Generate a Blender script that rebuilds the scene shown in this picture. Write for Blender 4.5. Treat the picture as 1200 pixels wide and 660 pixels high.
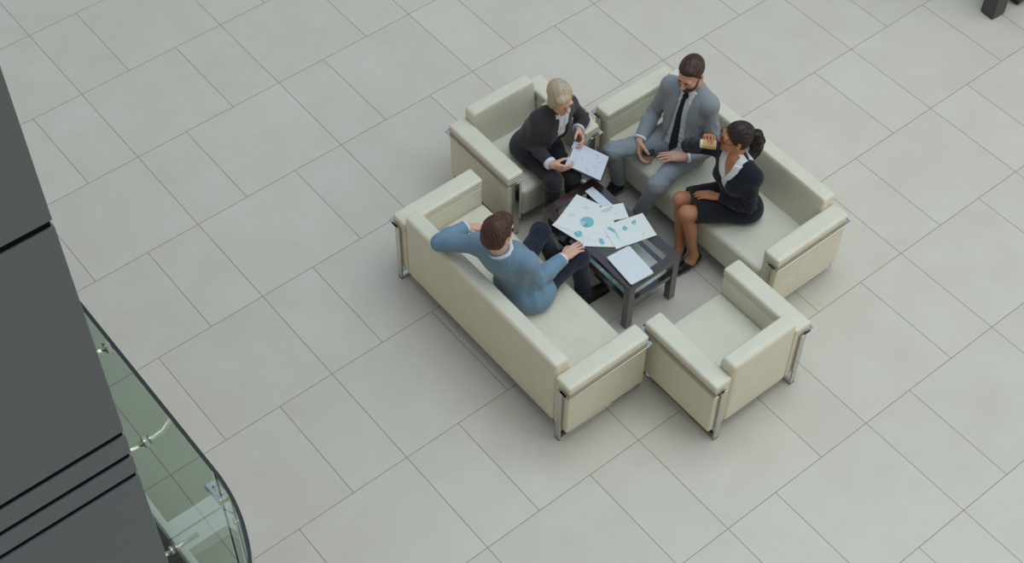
import bpy, bmesh, math, random
import numpy as np
from mathutils import Vector, Matrix
random.seed(7); np.random.seed(7)
for o in list(bpy.data.objects): bpy.data.objects.remove(o, do_unlink=True)
SC = bpy.context.scene
COL = SC.collection
PI = math.pi

# ---------------------------------------------------------------- camera
cam_d = bpy.data.cameras.new('camera'); cam = bpy.data.objects.new('camera', cam_d); COL.objects.link(cam)
cam_d.sensor_width = 36.0; cam_d.lens = 55.55; cam_d.clip_end = 200
CR = [[0.776877, -0.629578, 0.009629], [-0.491077, -0.615401, -0.616543], [0.394088, 0.47425, -0.787262]]
cam.matrix_world = Matrix(((CR[0][0], -CR[1][0], -CR[2][0], -2.80018),
                           (CR[0][1], -CR[1][1], -CR[2][1], -9.95752),
                           (CR[0][2], -CR[1][2], -CR[2][2], 8.33759),
                           (0, 0, 0, 1)))
SC.camera = cam
# ---------------------------------------------------------------- light and exposure
SC.view_settings.view_transform = 'Standard'; SC.view_settings.look = 'None'
SC.view_settings.exposure = 0.0; SC.view_settings.gamma = 1.0; SC.view_settings.use_curve_mapping = False
W = bpy.data.worlds.new('atrium_daylight'); SC.world = W; W.use_nodes = True
wn = W.node_tree.nodes; wl = W.node_tree.links; wn.clear()
wo = wn.new('ShaderNodeOutputWorld'); wb = wn.new('ShaderNodeBackground'); wr = wn.new('ShaderNodeValToRGB')
wt = wn.new('ShaderNodeTexCoord'); ws = wn.new('ShaderNodeSeparateXYZ')
wl.new(wt.outputs['Generated'], ws.inputs[0]); wl.new(ws.outputs['Z'], wr.inputs[0])
wl.new(wr.outputs[0], wb.inputs[0]); wl.new(wb.outputs[0], wo.inputs[0])
cr = wr.color_ramp
cr.elements[0].position = 0.0; cr.elements[0].color = (1.0, .64, .28, 1)
cr.elements[1].position = 0.75; cr.elements[1].color = (.58, .76, 1.0, 1)
e = cr.elements.new(.22); e.color = (.76, .61, .40, 1)
wb.inputs[1].default_value = 0.62
def area(name, loc, target, size, power, color):
    l = bpy.data.lights.new(name, 'AREA'); l.shape = 'RECTANGLE'; l.size, l.size_y = size; l.energy = power; l.color = color
    o = bpy.data.objects.new(name, l); COL.objects.link(o); o.location = loc
    o.rotation_euler = (Vector(target) - Vector(loc)).to_track_quat('-Z', 'Y').to_euler()
    return o
area('skylight', (4.5, -7.0, 13.0), (2.2, -5.2, 0), (10, 10), 750, (.88, .97, 1))
area('side_light', (11.5, -15.0, 6.0), (2.2, -5.2, 0.3), (12, 8), 420, (.92, .99, .98))  # large soft side light, added to brighten the faces turned towards it

# ---------------------------------------------------------------- materials
MATS = {}
def mat(name, color, rough=.6, spec=.5, metal=0., noise=0., nscale=20., bump=0., bscale=200., sheen=0., stretch=None, coat=0., ramp=None):
    if name in MATS: return MATS[name]
    m = bpy.data.materials.new(name); m.use_nodes = True; MATS[name] = m
    nt = m.node_tree; N = nt.nodes; L = nt.links; b = N['Principled BSDF']
    b.inputs['Base Color'].default_value = (*color, 1); b.inputs['Roughness'].default_value = rough
    b.inputs['Specular IOR Level'].default_value = spec; b.inputs['Metallic'].default_value = metal
    if coat: b.inputs['Coat Weight'].default_value = coat
    if sheen: b.inputs['Sheen Weight'].default_value = sheen
    if noise or bump:
        tc = N.new('ShaderNodeTexCoord'); mp = N.new('ShaderNodeMapping'); L.new(tc.outputs['Object'], mp.inputs[0])
        if stretch: mp.inputs['Scale'].default_value = stretch
    if noise:
        n = N.new('ShaderNodeTexNoise'); n.inputs['Scale'].default_value = nscale; n.inputs['Detail'].default_value = 5
        L.new(mp.outputs[0], n.inputs['Vector'])
        r = N.new('ShaderNodeValToRGB'); L.new(n.outputs['Fac'], r.inputs[0])
        lo = tuple(c*(1-noise) for c in color); hi = tuple(min(1, c*(1+noise)) for c in color)
        if ramp: lo, hi = ramp
        r.color_ramp.elements[0].position = .3; r.color_ramp.elements[1].position = .7
        r.color_ramp.elements[0].color = (*lo, 1); r.color_ramp.elements[1].color = (*hi, 1)
        L.new(r.outputs[0], b.inputs['Base Color'])
    if bump:
        n2 = N.new('ShaderNodeTexNoise'); n2.inputs['Scale'].default_value = bscale; n2.inputs['Detail'].default_value = 3
        L.new(mp.outputs[0], n2.inputs['Vector'])
        bp = N.new('ShaderNodeBump'); bp.inputs['Strength'].default_value = bump; bp.inputs['Distance'].default_value = .002
        L.new(n2.outputs['Fac'], bp.inputs['Height']); L.new(bp.outputs[0], b.inputs['Normal'])
    return m
def srgb(r, g, b):
    f = lambda c: (c/255/12.92) if c/255 <= .04045 else ((c/255+.055)/1.055)**2.4
    return (f(r), f(g), f(b))
leather = mat('cream_leather', srgb(217, 212, 190), .36, .6, noise=.035, nscale=9, bump=.12, bscale=260)
steel = mat('polished_steel', srgb(205, 203, 198), .16, .5, 1.0)
darkgap = mat('dark_underside', srgb(60, 52, 44), .8)
wood = mat('dark_wenge_wood', srgb(50, 34, 32), .3, .5, noise=.25, nscale=14, stretch=(1, 1, 8), coat=1.)
wood.node_tree.nodes['Principled BSDF'].inputs['Coat IOR'].default_value = 1.7; wood.node_tree.nodes['Principled BSDF'].inputs['Coat Roughness'].default_value = .12
paper_m = mat('white_paper', srgb(228, 229, 222), .7, .2)
paper_blue = mat('pale_blue_paper', srgb(205, 216, 220), .7, .2)
teal = mat('teal_ink', srgb(128, 188, 196), .7, .2)
teal_l = mat('light_teal_ink', srgb(168, 205, 210), .7, .2)
teal_d = mat('deep_teal_ink', srgb(108, 168, 178), .7, .2)
ink = mat('grey_ink', srgb(150, 160, 162), .7, .2)
ink_d = mat('dark_ink', srgb(95, 100, 100), .7, .2)
black = mat('black_plastic', srgb(26, 26, 28), .35)

# ---------------------------------------------------------------- mesh helpers
def link(name, me, m, parent=None, smooth=True):
    o = bpy.data.objects.new(name, me); COL.objects.link(o)
    for mm in (m if isinstance(m, (list, tuple)) else [m]): me.materials.append(mm)
    if smooth:
        me.polygons.foreach_set('use_smooth', [True]*len(me.polygons))
    if parent is not None: o.parent = parent
    return o
def obj(name, bm, m, parent=None, smooth=False, sharp=None):
    bmesh.ops.recalc_face_normals(bm, faces=bm.faces[:])
    me = bpy.data.meshes.new(name); bm.to_mesh(me); bm.free()
    o = link(name, me, m, parent, smooth)
    if smooth and sharp: me.set_sharp_from_angle(angle=math.radians(sharp))
    return o
def thing(name, label, cat, loc=(0, 0, 0), rotz=0., group=None):
    o = bpy.data.objects.new(name, None); COL.objects.link(o); o.empty_display_size = .1
    o.location = loc; o.rotation_euler = (0, 0, rotz); tag(o, label, cat, group); return o
def tag(o, label, cat, group=None):
    o['label'] = label; o['category'] = cat
    if group: o['group'] = group
    return o
def struct(o): o['kind'] = 'structure'; return o
def box(bm, x0, x1, y0, y1, z0, z1, bev=0., seg=2, mi=0):
    r = bmesh.ops.create_cube(bm, size=1)
    vs = r['verts']
    for v in vs: v.co = Vector(((x0+x1)/2+v.co.x*(x1-x0), (y0+y1)/2+v.co.y*(y1-y0), (z0+z1)/2+v.co.z*(z1-z0)))
    fs = {f for v in vs for f in v.link_faces}
    for f in fs: f.material_index = mi
    if bev:
        es = {ed for v in vs for ed in v.link_edges}
        bmesh.ops.bevel(bm, geom=list(es), offset=bev, segments=seg, affect='EDGES', profile=.5)
def pad(bm, x0, x1, y0, y1, z0, z1, r, bulge=0., n=9, shear=None, wob=0.):
    """rounded upholstered block; bulge swells each large face, shear(x,y,z) reshapes"""
    lo = np.array([x0, y0, z0]); hi = np.array([x1, y1, z1]); c = (lo+hi)/2; hf = (hi-lo)/2
    def ticks(h):
        a = [-h, -h+r*.25, -h+r*.6, -h+r]; m_ = max(2, int(n))
        t = a + list(np.linspace(-h+r, h-r, m_+2)[1:-1]) + [-q for q in reversed(a)]
        return t
    T = [ticks(h) for h in hf]; cache = {}
    def V(p):
        k = tuple(round(float(q), 5) for q in p)
        if k in cache: return cache[k]
        p = np.array(p, float); q = np.clip(p, -(hf-r), hf-r); d = p-q; L = np.linalg.norm(d)
        nrm = d/L if L > 0 else d
        o = q+nrm*r
        u = np.clip(np.abs(p)/hf, 0, 1)
        if bulge:
            for ax in range(3):
                b, e2 = [i for i in range(3) if i != ax]
                if abs(abs(p[ax])-hf[ax]) < 1e-6:
                    o[ax] += math.copysign(bulge*(1-u[b]**4)*(1-u[e2]**4)*min(1, 2*min(hf[b], hf[e2])/.3), p[ax])
        o = o+c
        if shear: o = np.array(shear(*o))
        cache[k] = bm.verts.new(o); return cache[k]
    for ax in range(3):
        b, e2 = [i for i in range(3) if i != ax]
        for s in (-1, 1):
            for i in range(len(T[b])-1):
                for j in range(len(T[e2])-1):
                    q = []
                    for (ii, jj) in ((i, j), (i+1, j), (i+1, j+1), (i, j+1)):
                        p = [0, 0, 0]; p[ax] = s*hf[ax]; p[b] = T[b][ii]; p[e2] = T[e2][jj]; q.append(V(p))
                    if len(set(q)) == 4:
                        try: bm.faces.new(q)
                        except ValueError: pass
def tube(bm, pts, r, n=10, caps=True, mi=0):
    pts = [Vector(p) for p in pts]; rs = r if isinstance(r, (list, tuple)) else [r]*len(pts)
    rings = []; up = None
    for i, p in enumerate(pts):
        t = (pts[min(i+1, len(pts)-1)]-pts[max(i-1, 0)]).normalized()
        if up is None: up = t.orthogonal().normalized()
        up = (up-t*up.dot(t)).normalized(); w = t.cross(up)
        rings.append([bm.verts.new(p+(up*math.cos(2*PI*k/n)+w*math.sin(2*PI*k/n))*rs[i]) for k in range(n)])
    for a, b in zip(rings, rings[1:]):
        for k in range(n):
            f = bm.faces.new((a[k], a[(k+1) % n], b[(k+1) % n], b[k])); f.material_index = mi
    if caps:
        bm.faces.new(rings[0][::-1]).material_index = mi; bm.faces.new(rings[-1]).material_index = mi
def lathe(bm, prof, n=24, M=None, mi=0):
    rings = []
    for (r, z) in prof:
        rings.append([bm.verts.new((r*math.cos(2*PI*k/n), r*math.sin(2*PI*k/n), z)) for k in range(n)])
    for a, b in zip(rings, rings[1:]):
        for k in range(n): bm.faces.new((a[k], a[(k+1) % n], b[(k+1) % n], b[k])).material_index = mi
    bm.faces.new(rings[0][::-1]).material_index = mi; bm.faces.new(rings[-1]).material_index = mi
    if M is not None:
        for ring in rings:
            for v in ring: v.co = M @ v.co
def prism(bm, poly, z0, z1, mi=0):
    a = [bm.verts.new((p[0], p[1], z0)) for p in poly]; b = [bm.verts.new((p[0], p[1], z1)) for p in poly]
    n = len(poly)
    for f in (a[::-1], b): bm.faces.new(f).material_index = mi
    for k in range(n): bm.faces.new((a[k], a[(k+1) % n], b[(k+1) % n], b[k])).material_index = mi

# ---------------------------------------------------------------- floor
def floor_material():
    m = bpy.data.materials.new('stone_floor_tiles'); m.use_nodes = True
    nt = m.node_tree; N = nt.nodes; L = nt.links; b = N['Principled BSDF']
    tc = N.new('ShaderNodeTexCoord'); sp = N.new('ShaderNodeSeparateXYZ'); L.new(tc.outputs['Object'], sp.inputs[0])
    def M(op, a, b_=None, c_=None):
        n = N.new('ShaderNodeMath'); n.operation = op
        for i, v in enumerate((a, b_, c_)):
            if v is None: continue
            if isinstance(v, (int, float)): n.inputs[i].default_value = v
            else: L.new(v, n.inputs[i])
        return n.outputs[0]
    i = M('DIVIDE', sp.outputs['X'], .4); j = M('DIVIDE', sp.outputs['Y'], -.8)
    row = M('FLOOR', j); odd = M('FLOORED_MODULO', row, 2.); fj = M('SUBTRACT', j, row)
    blk = M('FLOOR', M('DIVIDE', i, 3.)); mi = M('SUBTRACT', i, M('MULTIPLY', blk, 3.))
    thr = M('SUBTRACT', 2., odd)                         # joint at 1 in odd rows, 2 in even rows
    side = M('GREATER_THAN', mi, thr)
    dx = M('MINIMUM', M('MINIMUM', mi, M('SUBTRACT', 3., mi)), M('ABSOLUTE', M('SUBTRACT', mi, thr)))
    dy = M('MINIMUM', fj, M('SUBTRACT', 1., fj))
    d = M('MINIMUM', M('MULTIPLY', dx, .4), M('MULTIPLY', dy, .8))
    mr = N.new('ShaderNodeMapRange'); L.new(d, mr.inputs[0]); mr.inputs[1].default_value = .0012; mr.inputs[2].default_value = .0034
    cv = N.new('ShaderNodeCombineXYZ'); L.new(blk, cv.inputs[0]); L.new(row, cv.inputs[1]); L.new(side, cv.inputs[2])
    wn_ = N.new('ShaderNodeTexWhiteNoise'); L.new(cv.outputs[0], wn_.inputs['Vector'])
    n1 = N.new('ShaderNodeTexNoise'); n1.inputs['Scale'].default_value = 2.2; n1.inputs['Detail'].default_value = 7; n1.inputs['Roughness'].default_value = .62
    off = N.new('ShaderNodeVectorMath'); off.operation = 'MULTIPLY_ADD'; L.new(cv.outputs[0], off.inputs[0]); off.inputs[1].default_value = (7.3, 3.1, 5.7); L.new(tc.outputs['Object'], off.inputs[2])
    L.new(off.outputs[0], n1.inputs['Vector'])
    r1 = N.new('ShaderNodeValToRGB'); L.new(n1.outputs['Fac'], r1.inputs[0])
    r1.color_ramp.elements[0].position = .3; r1.color_ramp.elements[0].color = (*FLOOR_A, 1)
    r1.color_ramp.elements[1].position = .7; r1.color_ramp.elements[1].color = (*FLOOR_B, 1)
    hv = N.new('ShaderNodeHueSaturation'); L.new(r1.outputs[0], hv.inputs['Color'])
    L.new(M('MULTIPLY_ADD', wn_.outputs['Value'], 0.04, .98), hv.inputs['Value'])
    mx = N.new('ShaderNodeMix'); mx.data_type = 'RGBA'; L.new(mr.outputs[0], mx.inputs[0])
    mx.inputs[6].default_value = (*srgb(138, 126, 106), 1); L.new(hv.outputs[0], mx.inputs[7])
    L.new(mx.outputs[2], b.inputs['Base Color'])
    b.inputs['Specular IOR Level'].default_value = .45
    L.new(M('MULTIPLY_ADD', n1.outputs['Fac'], .12, .26), b.inputs['Roughness'])
    bp = N.new('ShaderNodeBump'); bp.inputs['Distance'].default_value = .001; bp.inputs['Strength'].default_value = .4
    L.new(mr.outputs[0], bp.inputs['Height']); L.new(bp.outputs[0], b.inputs['Normal'])
    return m
FLOOR_A = srgb(201, 194, 177); FLOOR_B = srgb(209, 203, 188)
bm = bmesh.new(); box(bm, -14, 16, -18, 14, -.2, 0)
struct(obj('floor', bm, floor_material()))

# ---------------------------------------------------------------- dark clad column and glass balustrade at the left
wallgrey = mat('grey_cladding', srgb(96, 109, 118), .5, .4, noise=.03, nscale=1.5)
groove = mat('groove_shadow_gap', srgb(14, 14, 15), .9, .1)
CX, CY = -2.2605, -7.9955
bm = bmesh.new()
zz = [0.0, 5.2456, 5.3255, 5.4130, 6.1223, 9.6]
gh = .009
edges_ = []
lo = zz[0]
for z in zz[1:-1]:
    box(bm, CX-1.6, CX, CY, CY+.62, lo, z-gh, .0012, 1); lo = z+gh
box(bm, CX-1.6, CX, CY, CY+.62, lo, zz[-1], .0012, 1)
wl_o = struct(obj('wall_left', bm, wallgrey))
bm = bmesh.new()
for z in zz[1:-1]: box(bm, CX-1.585, CX-.005, CY+.005, CY+.615, z-gh-.002, z+gh+.002)
struct(obj('trim_1', bm, groove))

GZ1, GZ0 = 4.0, 2.36
def glass_mat():
    m = bpy.data.materials.new('green_tinted_glass'); m.use_nodes = True
    N = m.node_tree.nodes; L = m.node_tree.links; N.clear()
    o = N.new('ShaderNodeOutputMaterial'); t = N.new('ShaderNodeBsdfTransparent'); g = N.new('ShaderNodeBsdfGlossy'); mx = N.new('ShaderNodeMixShader'); f = N.new('ShaderNodeFresnel')
    t.inputs[0].default_value = (*GLASS_T, 1); g.inputs['Roughness'].default_value = .02; f.inputs['IOR'].default_value = 1.55
    gm = N.new('ShaderNodeNewGeometry'); iv = N.new('ShaderNodeMath'); iv.operation = 'MULTIPLY_ADD'; iv.inputs[1].default_value = -1; iv.inputs[2].default_value = 1; L.new(gm.outputs['Backfacing'], iv.inputs[0]); mu = N.new('ShaderNodeMath'); mu.operation = 'MULTIPLY'; L.new(f.outputs[0], mu.inputs[0]); L.new(iv.outputs[0], mu.inputs[1])
    L.new(mu.outputs[0], mx.inputs[0]); L.new(t.outputs[0], mx.inputs[1]); L.new(g.outputs[0], mx.inputs[2]); L.new(mx.outputs[0], o.inputs[0])
    return m
GLASS_T = (.88, .96, .90)
glass_green = glass_mat()
glass_edge = mat('glass_edge', srgb(38, 44, 40), .3)
def offset_path(path, d):
    out = []
    for i, p in enumerate(path):
        a = Vector(path[max(i-1, 0)]); b = Vector(path[min(i+1, len(path)-1)]); t = (b-a).normalized(); nrm = Vector((t.y, -t.x))
        out.append((p[0]+nrm.x*d, p[1]+nrm.y*d))
    return out
def glass_strip(path, z0, z1, th):
    bm = bmesh.new(); A = offset_path(path, th/2); B = offset_path(path, -th/2)
    prism_strip(bm, A, B, z0, z1); return bm
def prism_strip(bm, A, B, z0, z1):
    rows = []
    for a, b in zip(A, B):
        rows.append([bm.verts.new((a[0], a[1], z0)), bm.verts.new((a[0], a[1], z1)), bm.verts.new((b[0], b[1], z1)), bm.verts.new((b[0], b[1], z0))])
    for r, s in zip(rows, rows[1:]):
        for k in range(4): bm.faces.new((r[k], r[(k+1) % 4], s[(k+1) % 4], s[k]))
    bm.faces.new(rows[0]); bm.faces.new(rows[-1][::-1])
straight = [(-1.85, -4.2), (-1.85, -5.2), (-1.85, -6.2), (-1.85, -7.343)]
ctr = (-2.55, -7.3475); RR = .70
curve = [(ctr[0]+RR*math.cos(a), ctr[1]+RR*math.sin(a)) for a in [-math.radians(q) for q in np.linspace(.0, 62, 24)]]
chrome = mat('fitting_steel', srgb(212, 216, 212), .22, .5, 1.0)
bal = thing('glass_balustrade', 'curved green glass balustrade beside the dark grey column', 'balustrade', (-1.85, -7.0, GZ0))
def loc(o, root): o.location = -Vector(root.location); return o
for nm, pth in (('flat_pane', straight), ('curved_pane', curve)):
    g = loc(obj(nm, glass_strip(pth, GZ0, GZ1-.006, .012), glass_green, bal, smooth=(nm == 'curved_pane'), sharp=40), bal)
    loc(obj('top_edge', glass_strip(pth, GZ1-.006, GZ1, .0122), glass_edge, g), bal).location = (0, 0, 0)
bm = bmesh.new(); box(bm, -1.8525, -1.8475, -7.3474, -7.3431, GZ0, GZ1-.0005)
loc(obj('joint_seal', bm, glass_edge, bal), bal)

# ================================================================ furniture
T_ARM = .135; D_S = .64
def seat_unit(name, label, cat, loc_, rotz, Wd, group=None):
    t = thing(name, label, cat, loc_, rotz, group)
    hw = Wd/2; yi = hw-T_ARM
    bm = bmesh.new(); box(bm, .05, D_S-.035, -yi-.02, yi+.02, .085, .15, .01)
    obj('base', bm, darkgap, t)
    bm = bmesh.new(); pad(bm, .10, D_S-.004, -yi+.001, yi-.001, .115, .362, .026, .010, n=12)
    obj('seat_cushion', bm, leather, t, True)
    def sh(x, y, z):
        k = min(1, max(0, (z-.34)/.34)); q = min(1, max(0, x/.155)); return (x*(1-.30*k*q), y, z)
    bm = bmesh.new(); pad(bm, 0, .155, -yi+.001, yi-.001, .10, .676, .024, .006, n=12, shear=sh)
    obj('backrest', bm, leather, t, True)
    for s in (-1, 1):
        y0, y1 = sorted((s*yi, s*hw))
        a = thing_part('arm', t)
        bm = bmesh.new(); pad(bm, .004, D_S-.004, y0+.004, y1-.004, .105, .514, .012, .002, n=5)
        obj('side_panel', bm, leather, a, True)
        bm = bmesh.new(); pad(bm, 0, D_S, y0, y1, .540, .588, .017, .004, n=6)
        pad(bm, .003, D_S-.003, y0+.003, y1-.003, .521, .543, .008, 0, n=4)
        obj('arm_pad', bm, leather, a, True)
        ym = (y0+y1)/2
        bm = bmesh.new(); yo = s*(hw+.020)
        box(bm, -.018, D_S+.018, min(s*(hw-.05), yo), max(s*(hw-.05), yo), .5125, .5215, .0015, 1)      # flat top bar
        for xl in (-.018, D_S+.006):
            box(bm, xl, xl+.012, ym-.021, ym+.021, 0.0, .5215, .0015, 1)                                   # flat legs
            box(bm, xl, xl+.012, min(ym, s*(hw-.01)), max(ym, s*(hw-.01)), .5125, .5215, .0015, 1)
        box(bm, -.018, D_S+.018, ym-.021, ym+.021, 0.0, .012, .0015, 1)                                     # floor rail
        obj('steel_frame', bm, steel, a)
    return t
def thing_part(name, parent):
    o = bpy.data.objects.new(name, None); COL.objects.link(o); o.parent = parent; o.empty_display_size = .05; return o
seat_unit('sofa', 'cream leather sofa seen from behind, with the man in the blue blazer', 'sofa', (.827, -5.257, 0), 0, 1.767)
seat_unit('sofa', 'cream leather sofa seating the man in grey and the woman in navy', 'sofa', (3.13, -5.335, 0), PI, 1.77)
seat_unit('armchair', 'empty cream leather armchair with polished steel frame', 'armchair', (1.917, -6.675, 0), PI/2, .805)
seat_unit('armchair', 'cream leather armchair under the blonde woman with the clipboard', 'armchair', (1.99, -3.975, 0), -PI/2, .80)

# ---------------------------------------------------------------- coffee table
TX0, TX1, TY0, TY1, TZ = 1.700, 2.142, -5.712, -4.845, .43
glass_clear = bpy.data.materials.new('table_glass'); glass_clear.use_nodes = True
def table_glass(m):
    N = m.node_tree.nodes; L = m.node_tree.links; N.clear()
    o = N.new('ShaderNodeOutputMaterial'); t = N.new('ShaderNodeBsdfTransparent'); g = N.new('ShaderNodeBsdfGlossy'); mx = N.new('ShaderNodeMixShader'); f = N.new('ShaderNodeFresnel')
    t.inputs[0].default_value = (.955, .975, .97, 1); g.inputs['Roughness'].default_value = .03; f.inputs['IOR'].default_value = 1.6
    gm = N.new('ShaderNodeNewGeometry'); iv = N.new('ShaderNodeMath'); iv.operation = 'MULTIPLY_ADD'; iv.inputs[1].default_value = -1; iv.inputs[2].default_value = 1; L.new(gm.outputs['Backfacing'], iv.inputs[0]); mu = N.new('ShaderNodeMath'); mu.operation = 'MULTIPLY'; L.new(f.outputs[0], mu.inputs[0]); L.new(iv.outputs[0], mu.inputs[1])
    L.new(mu.outputs[0], mx.inputs[0]); L.new(t.outputs[0], mx.inputs[1]); L.new(g.outputs[0], mx.inputs[2]); L.new(mx.outputs[0], o.inputs[0])
table_glass(glass_clear)
tb = thing('coffee_table', 'low dark wood coffee table with glass top, strewn with papers', 'table', ((TX0+TX1)/2, (TY0+TY1)/2, 0))
hx, hy = (TX1-TX0)/2, (TY1-TY0)/2; fw = .055
def frame_bm(z0, z1, w, inset=0.):
    bm = bmesh.new(); x, y = hx-inset, hy-inset
    O = [(-x, -y), (x, -y), (x, y), (-x, y)]; I = [(-x+w, -y+w), (x-w, -y+w), (x-w, y-w), (-x+w, y-w)]
    for k in range(4):
        n = (k+1) % 4; prism(bm, [O[k], O[n], I[n], I[k]], z0, z1)
    return bm
top = obj('top_frame', frame_bm(.395, TZ, fw), wood, tb)
for k, (sx, sy) in enumerate(((-1, -1), (1, -1), (1, 1), (-1, 1))):
    a = Vector((sx*hx, sy*hy)); b = Vector((sx*(hx-fw), sy*(hy-fw))); t_ = (b-a).normalized(); n_ = Vector((-t_.y, t_.x))*.0008
    bm = bmesh.new(); prism(bm, [tuple(a+n_), tuple(b+n_), tuple(b-n_), tuple(a-n_)], TZ-.001, TZ+.0005); obj('mitre_joint', bm, darkgap, top)
bm = bmesh.new(); box(bm, -hx+fw-.004, hx-fw+.004, -hy+fw-.004, hy-fw+.004, TZ-.010, TZ-.002)
obj('glass_top', bm, glass_clear, tb)
for sx in (-1, 1):
    for sy in (-1, 1):
        x0, x1 = sorted((sx*(hx-.004), sx*(hx-.056))); y0, y1 = sorted((sy*(hy-.004), sy*(hy-.056)))
        bm = bmesh.new(); box(bm, x0, x1, y0, y1, 0, .396, .003); obj('leg', bm, wood, tb)
obj('shelf_frame', frame_bm(.225, .262, .035, .012), wood, tb)
bm = bmesh.new(); box(bm, -hx+.045, hx-.045, -hy+.045, hy-.045, .250, .258)
obj('glass_shelf', bm, glass_clear, tb)

# ---------------------------------------------------------------- papers, laptop, clipboard
def disc(bm, c, rx, ry, rot, a0, a1, z, mi, n=28):
    pts = [Vector(c)] if abs(a1-a0) < 2*PI-.01 else []
    for k in range(n+1 if pts else n):
        a = a0+(a1-a0)*k/n; x, y = rx*math.cos(a), ry*math.sin(a)
        pts.append(Vector((c[0]+x*math.cos(rot)-y*math.sin(rot), c[1]+x*math.sin(rot)+y*math.cos(rot))))
    f = bm.faces.new([bm.verts.new((p.x, p.y, z)) for p in pts]); f.material_index = mi
def quad(bm, pts, z, mi): bm.faces.new([bm.verts.new((p[0], p[1], z)) for p in pts]).material_index = mi
PM = [paper_m, teal, teal_l, teal_d, ink, ink_d]
def paper(name, label, center, rotz, L_, Wd, z, marks=None, group='charts on the glass table top', mats=None, cat='paper', M=None):
    """local x = long side; marks draw printed charts on the top face"""
    bm = bmesh.new(); box(bm, -L_/2, L_/2, -Wd/2, Wd/2, 0, .0009)
    if marks: marks(bm, .00125)
    o = obj(name, bm, mats or PM); o.location = (center[0], center[1], z); o.rotation_euler = (0, 0, rotz)
    bpy.context.view_layer.update()
    return tag(o, label, cat, group)
def pie(bm, c, r, z, k=0., big=.72):
    disc(bm, c, r, r, k, 0, 2*PI*big, z, 1); disc(bm, c, r, r, k, 2*PI*big, 2*PI*(big+.13), z, 2); disc(bm, c, r, r, k, 2*PI*(big+.13), 2*PI, z, 3)
def textrows(bm, x, y, n, w, step, z, mi=4, h=.003):
    for i in range(n):
        ww = w*(.7+.3*random.random()); quad(bm, [(x, y-i*step), (x+ww, y-i*step), (x+ww, y-i*step-h), (x, y-i*step-h)], z, mi)

# ================================================================ sculpting: smooth distance fields meshed as one continuous surface
BIG = .13
A3 = lambda p: np.array(p, np.float32)
def unit(v): v = np.array(v, float); return v/np.linalg.norm(v)
class Prim:
    def __init__(s, fn, c, r): s.fn, s.c, s.r = fn, np.array(c, float), r
    def ev(s, P, c, R):
        if s.r < 1e8 and np.linalg.norm(c-s.c)-R-s.r > BIG: return None
        return s.fn(P)
    def bounds(s): return [(s.c, s.r)] if s.r < 1e8 else []
class Un:
    def __init__(s, k, *kids): s.k, s.kids = k, [q for q in kids if q is not None]
    def ev(s, P, c, R):
        d = None
        for q in s.kids:
            e_ = q.ev(P, c, R)
            if e_ is None: continue
            if d is None: d = e_
            elif s.k <= 0: d = np.minimum(d, e_)
            else:
                h = np.maximum(s.k-np.abs(d-e_), 0)/s.k; d = np.minimum(d, e_)-h*h*h*s.k/6
        return d
    def bounds(s): return [b for q in s.kids for b in q.bounds()]
class Sub:
    def __init__(s, a, b, k=0.): s.a, s.b, s.k = a, b, k
    def ev(s, P, c, R):
        d = s.a.ev(P, c, R)
        if d is None: return None
        e_ = s.b.ev(P, c, R)
        if e_ is None: return d
        if s.k <= 0: return np.maximum(d, -e_)
        h = np.maximum(s.k-np.abs(d+e_), 0)/s.k; return np.maximum(d, -e_)+h*h*h*s.k/6
    def bounds(s): return s.a.bounds()
class Cut:                                                # keep the part of a where every g(P) <= 0
    def __init__(s, a, *g, k=0.004): s.a, s.g, s.k = a, g, k
    def ev(s, P, c, R):
        d = s.a.ev(P, c, R)
        if d is None: return None
        for g in s.g:
            e_ = g(P); h = np.maximum(s.k-np.abs(d-e_), 0)/s.k; d = np.maximum(d, e_)+h*h*h*s.k/6
        return d
    def bounds(s): return s.a.bounds()
class Off:
    def __init__(s, a, r): s.a, s.r = a, r
    def ev(s, P, c, R):
        d = s.a.ev(P, c, R); return None if d is None else d-s.r
    def bounds(s): return [(c, r+s.r) for c, r in s.a.bounds()]
class Disp:
    def __init__(s, a, fn): s.a, s.fn = a, fn
    def ev(s, P, c, R):
        d = s.a.ev(P, c, R); return None if d is None else d+s.fn(P)
    def bounds(s): return s.a.bounds()
def cap(a, b, ra, rb=None):
    rb = ra if rb is None else rb; a, b = A3(a), A3(b); ab = b-a; L2 = float(ab@ab)+1e-12
    def fn(P):
        t = np.clip(((P-a)@ab)/L2, 0, 1); q = P-a-t[:, None]*ab
        return np.sqrt((q*q).sum(1))-(ra+(rb-ra)*t)
    return Prim(fn, (a+b)/2, float(np.sqrt(L2))/2+max(ra, rb))
def sph(c, r):
    c = A3(c); return Prim(lambda P: np.sqrt(((P-c)**2).sum(1))-r, c, r)
def ell(c, rad, M=None):
    c = A3(c); M = np.eye(3, dtype=np.float32) if M is None else np.array(M, np.float32); ir = 1/A3(rad); ir2 = ir*ir
    def fn(P):
        q = (P-c)@M.T; k0 = np.sqrt(((q*ir)**2).sum(1)); k1 = np.sqrt(((q*ir2)**2).sum(1))+1e-9
        return k0*(k0-1)/k1
    return Prim(fn, c, max(rad))
def rbox(c, half, M=None, r=.005):
    c = A3(c); M = np.eye(3, dtype=np.float32) if M is None else np.array(M, np.float32); hf = A3(half)-r
    def fn(P):
        q = np.abs((P-c)@M.T)-hf
        return np.sqrt((np.maximum(q, 0)**2).sum(1))+np.minimum(q.max(1), 0)-r
    return Prim(fn, c, float(np.linalg.norm(half)))
def curve_cap(pts, rs, k=.0):
    return Un(k, *[cap(pts[i], pts[i+1], rs[i], rs[i+1]) for i in range(len(pts)-1)])
CH = .12
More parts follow.
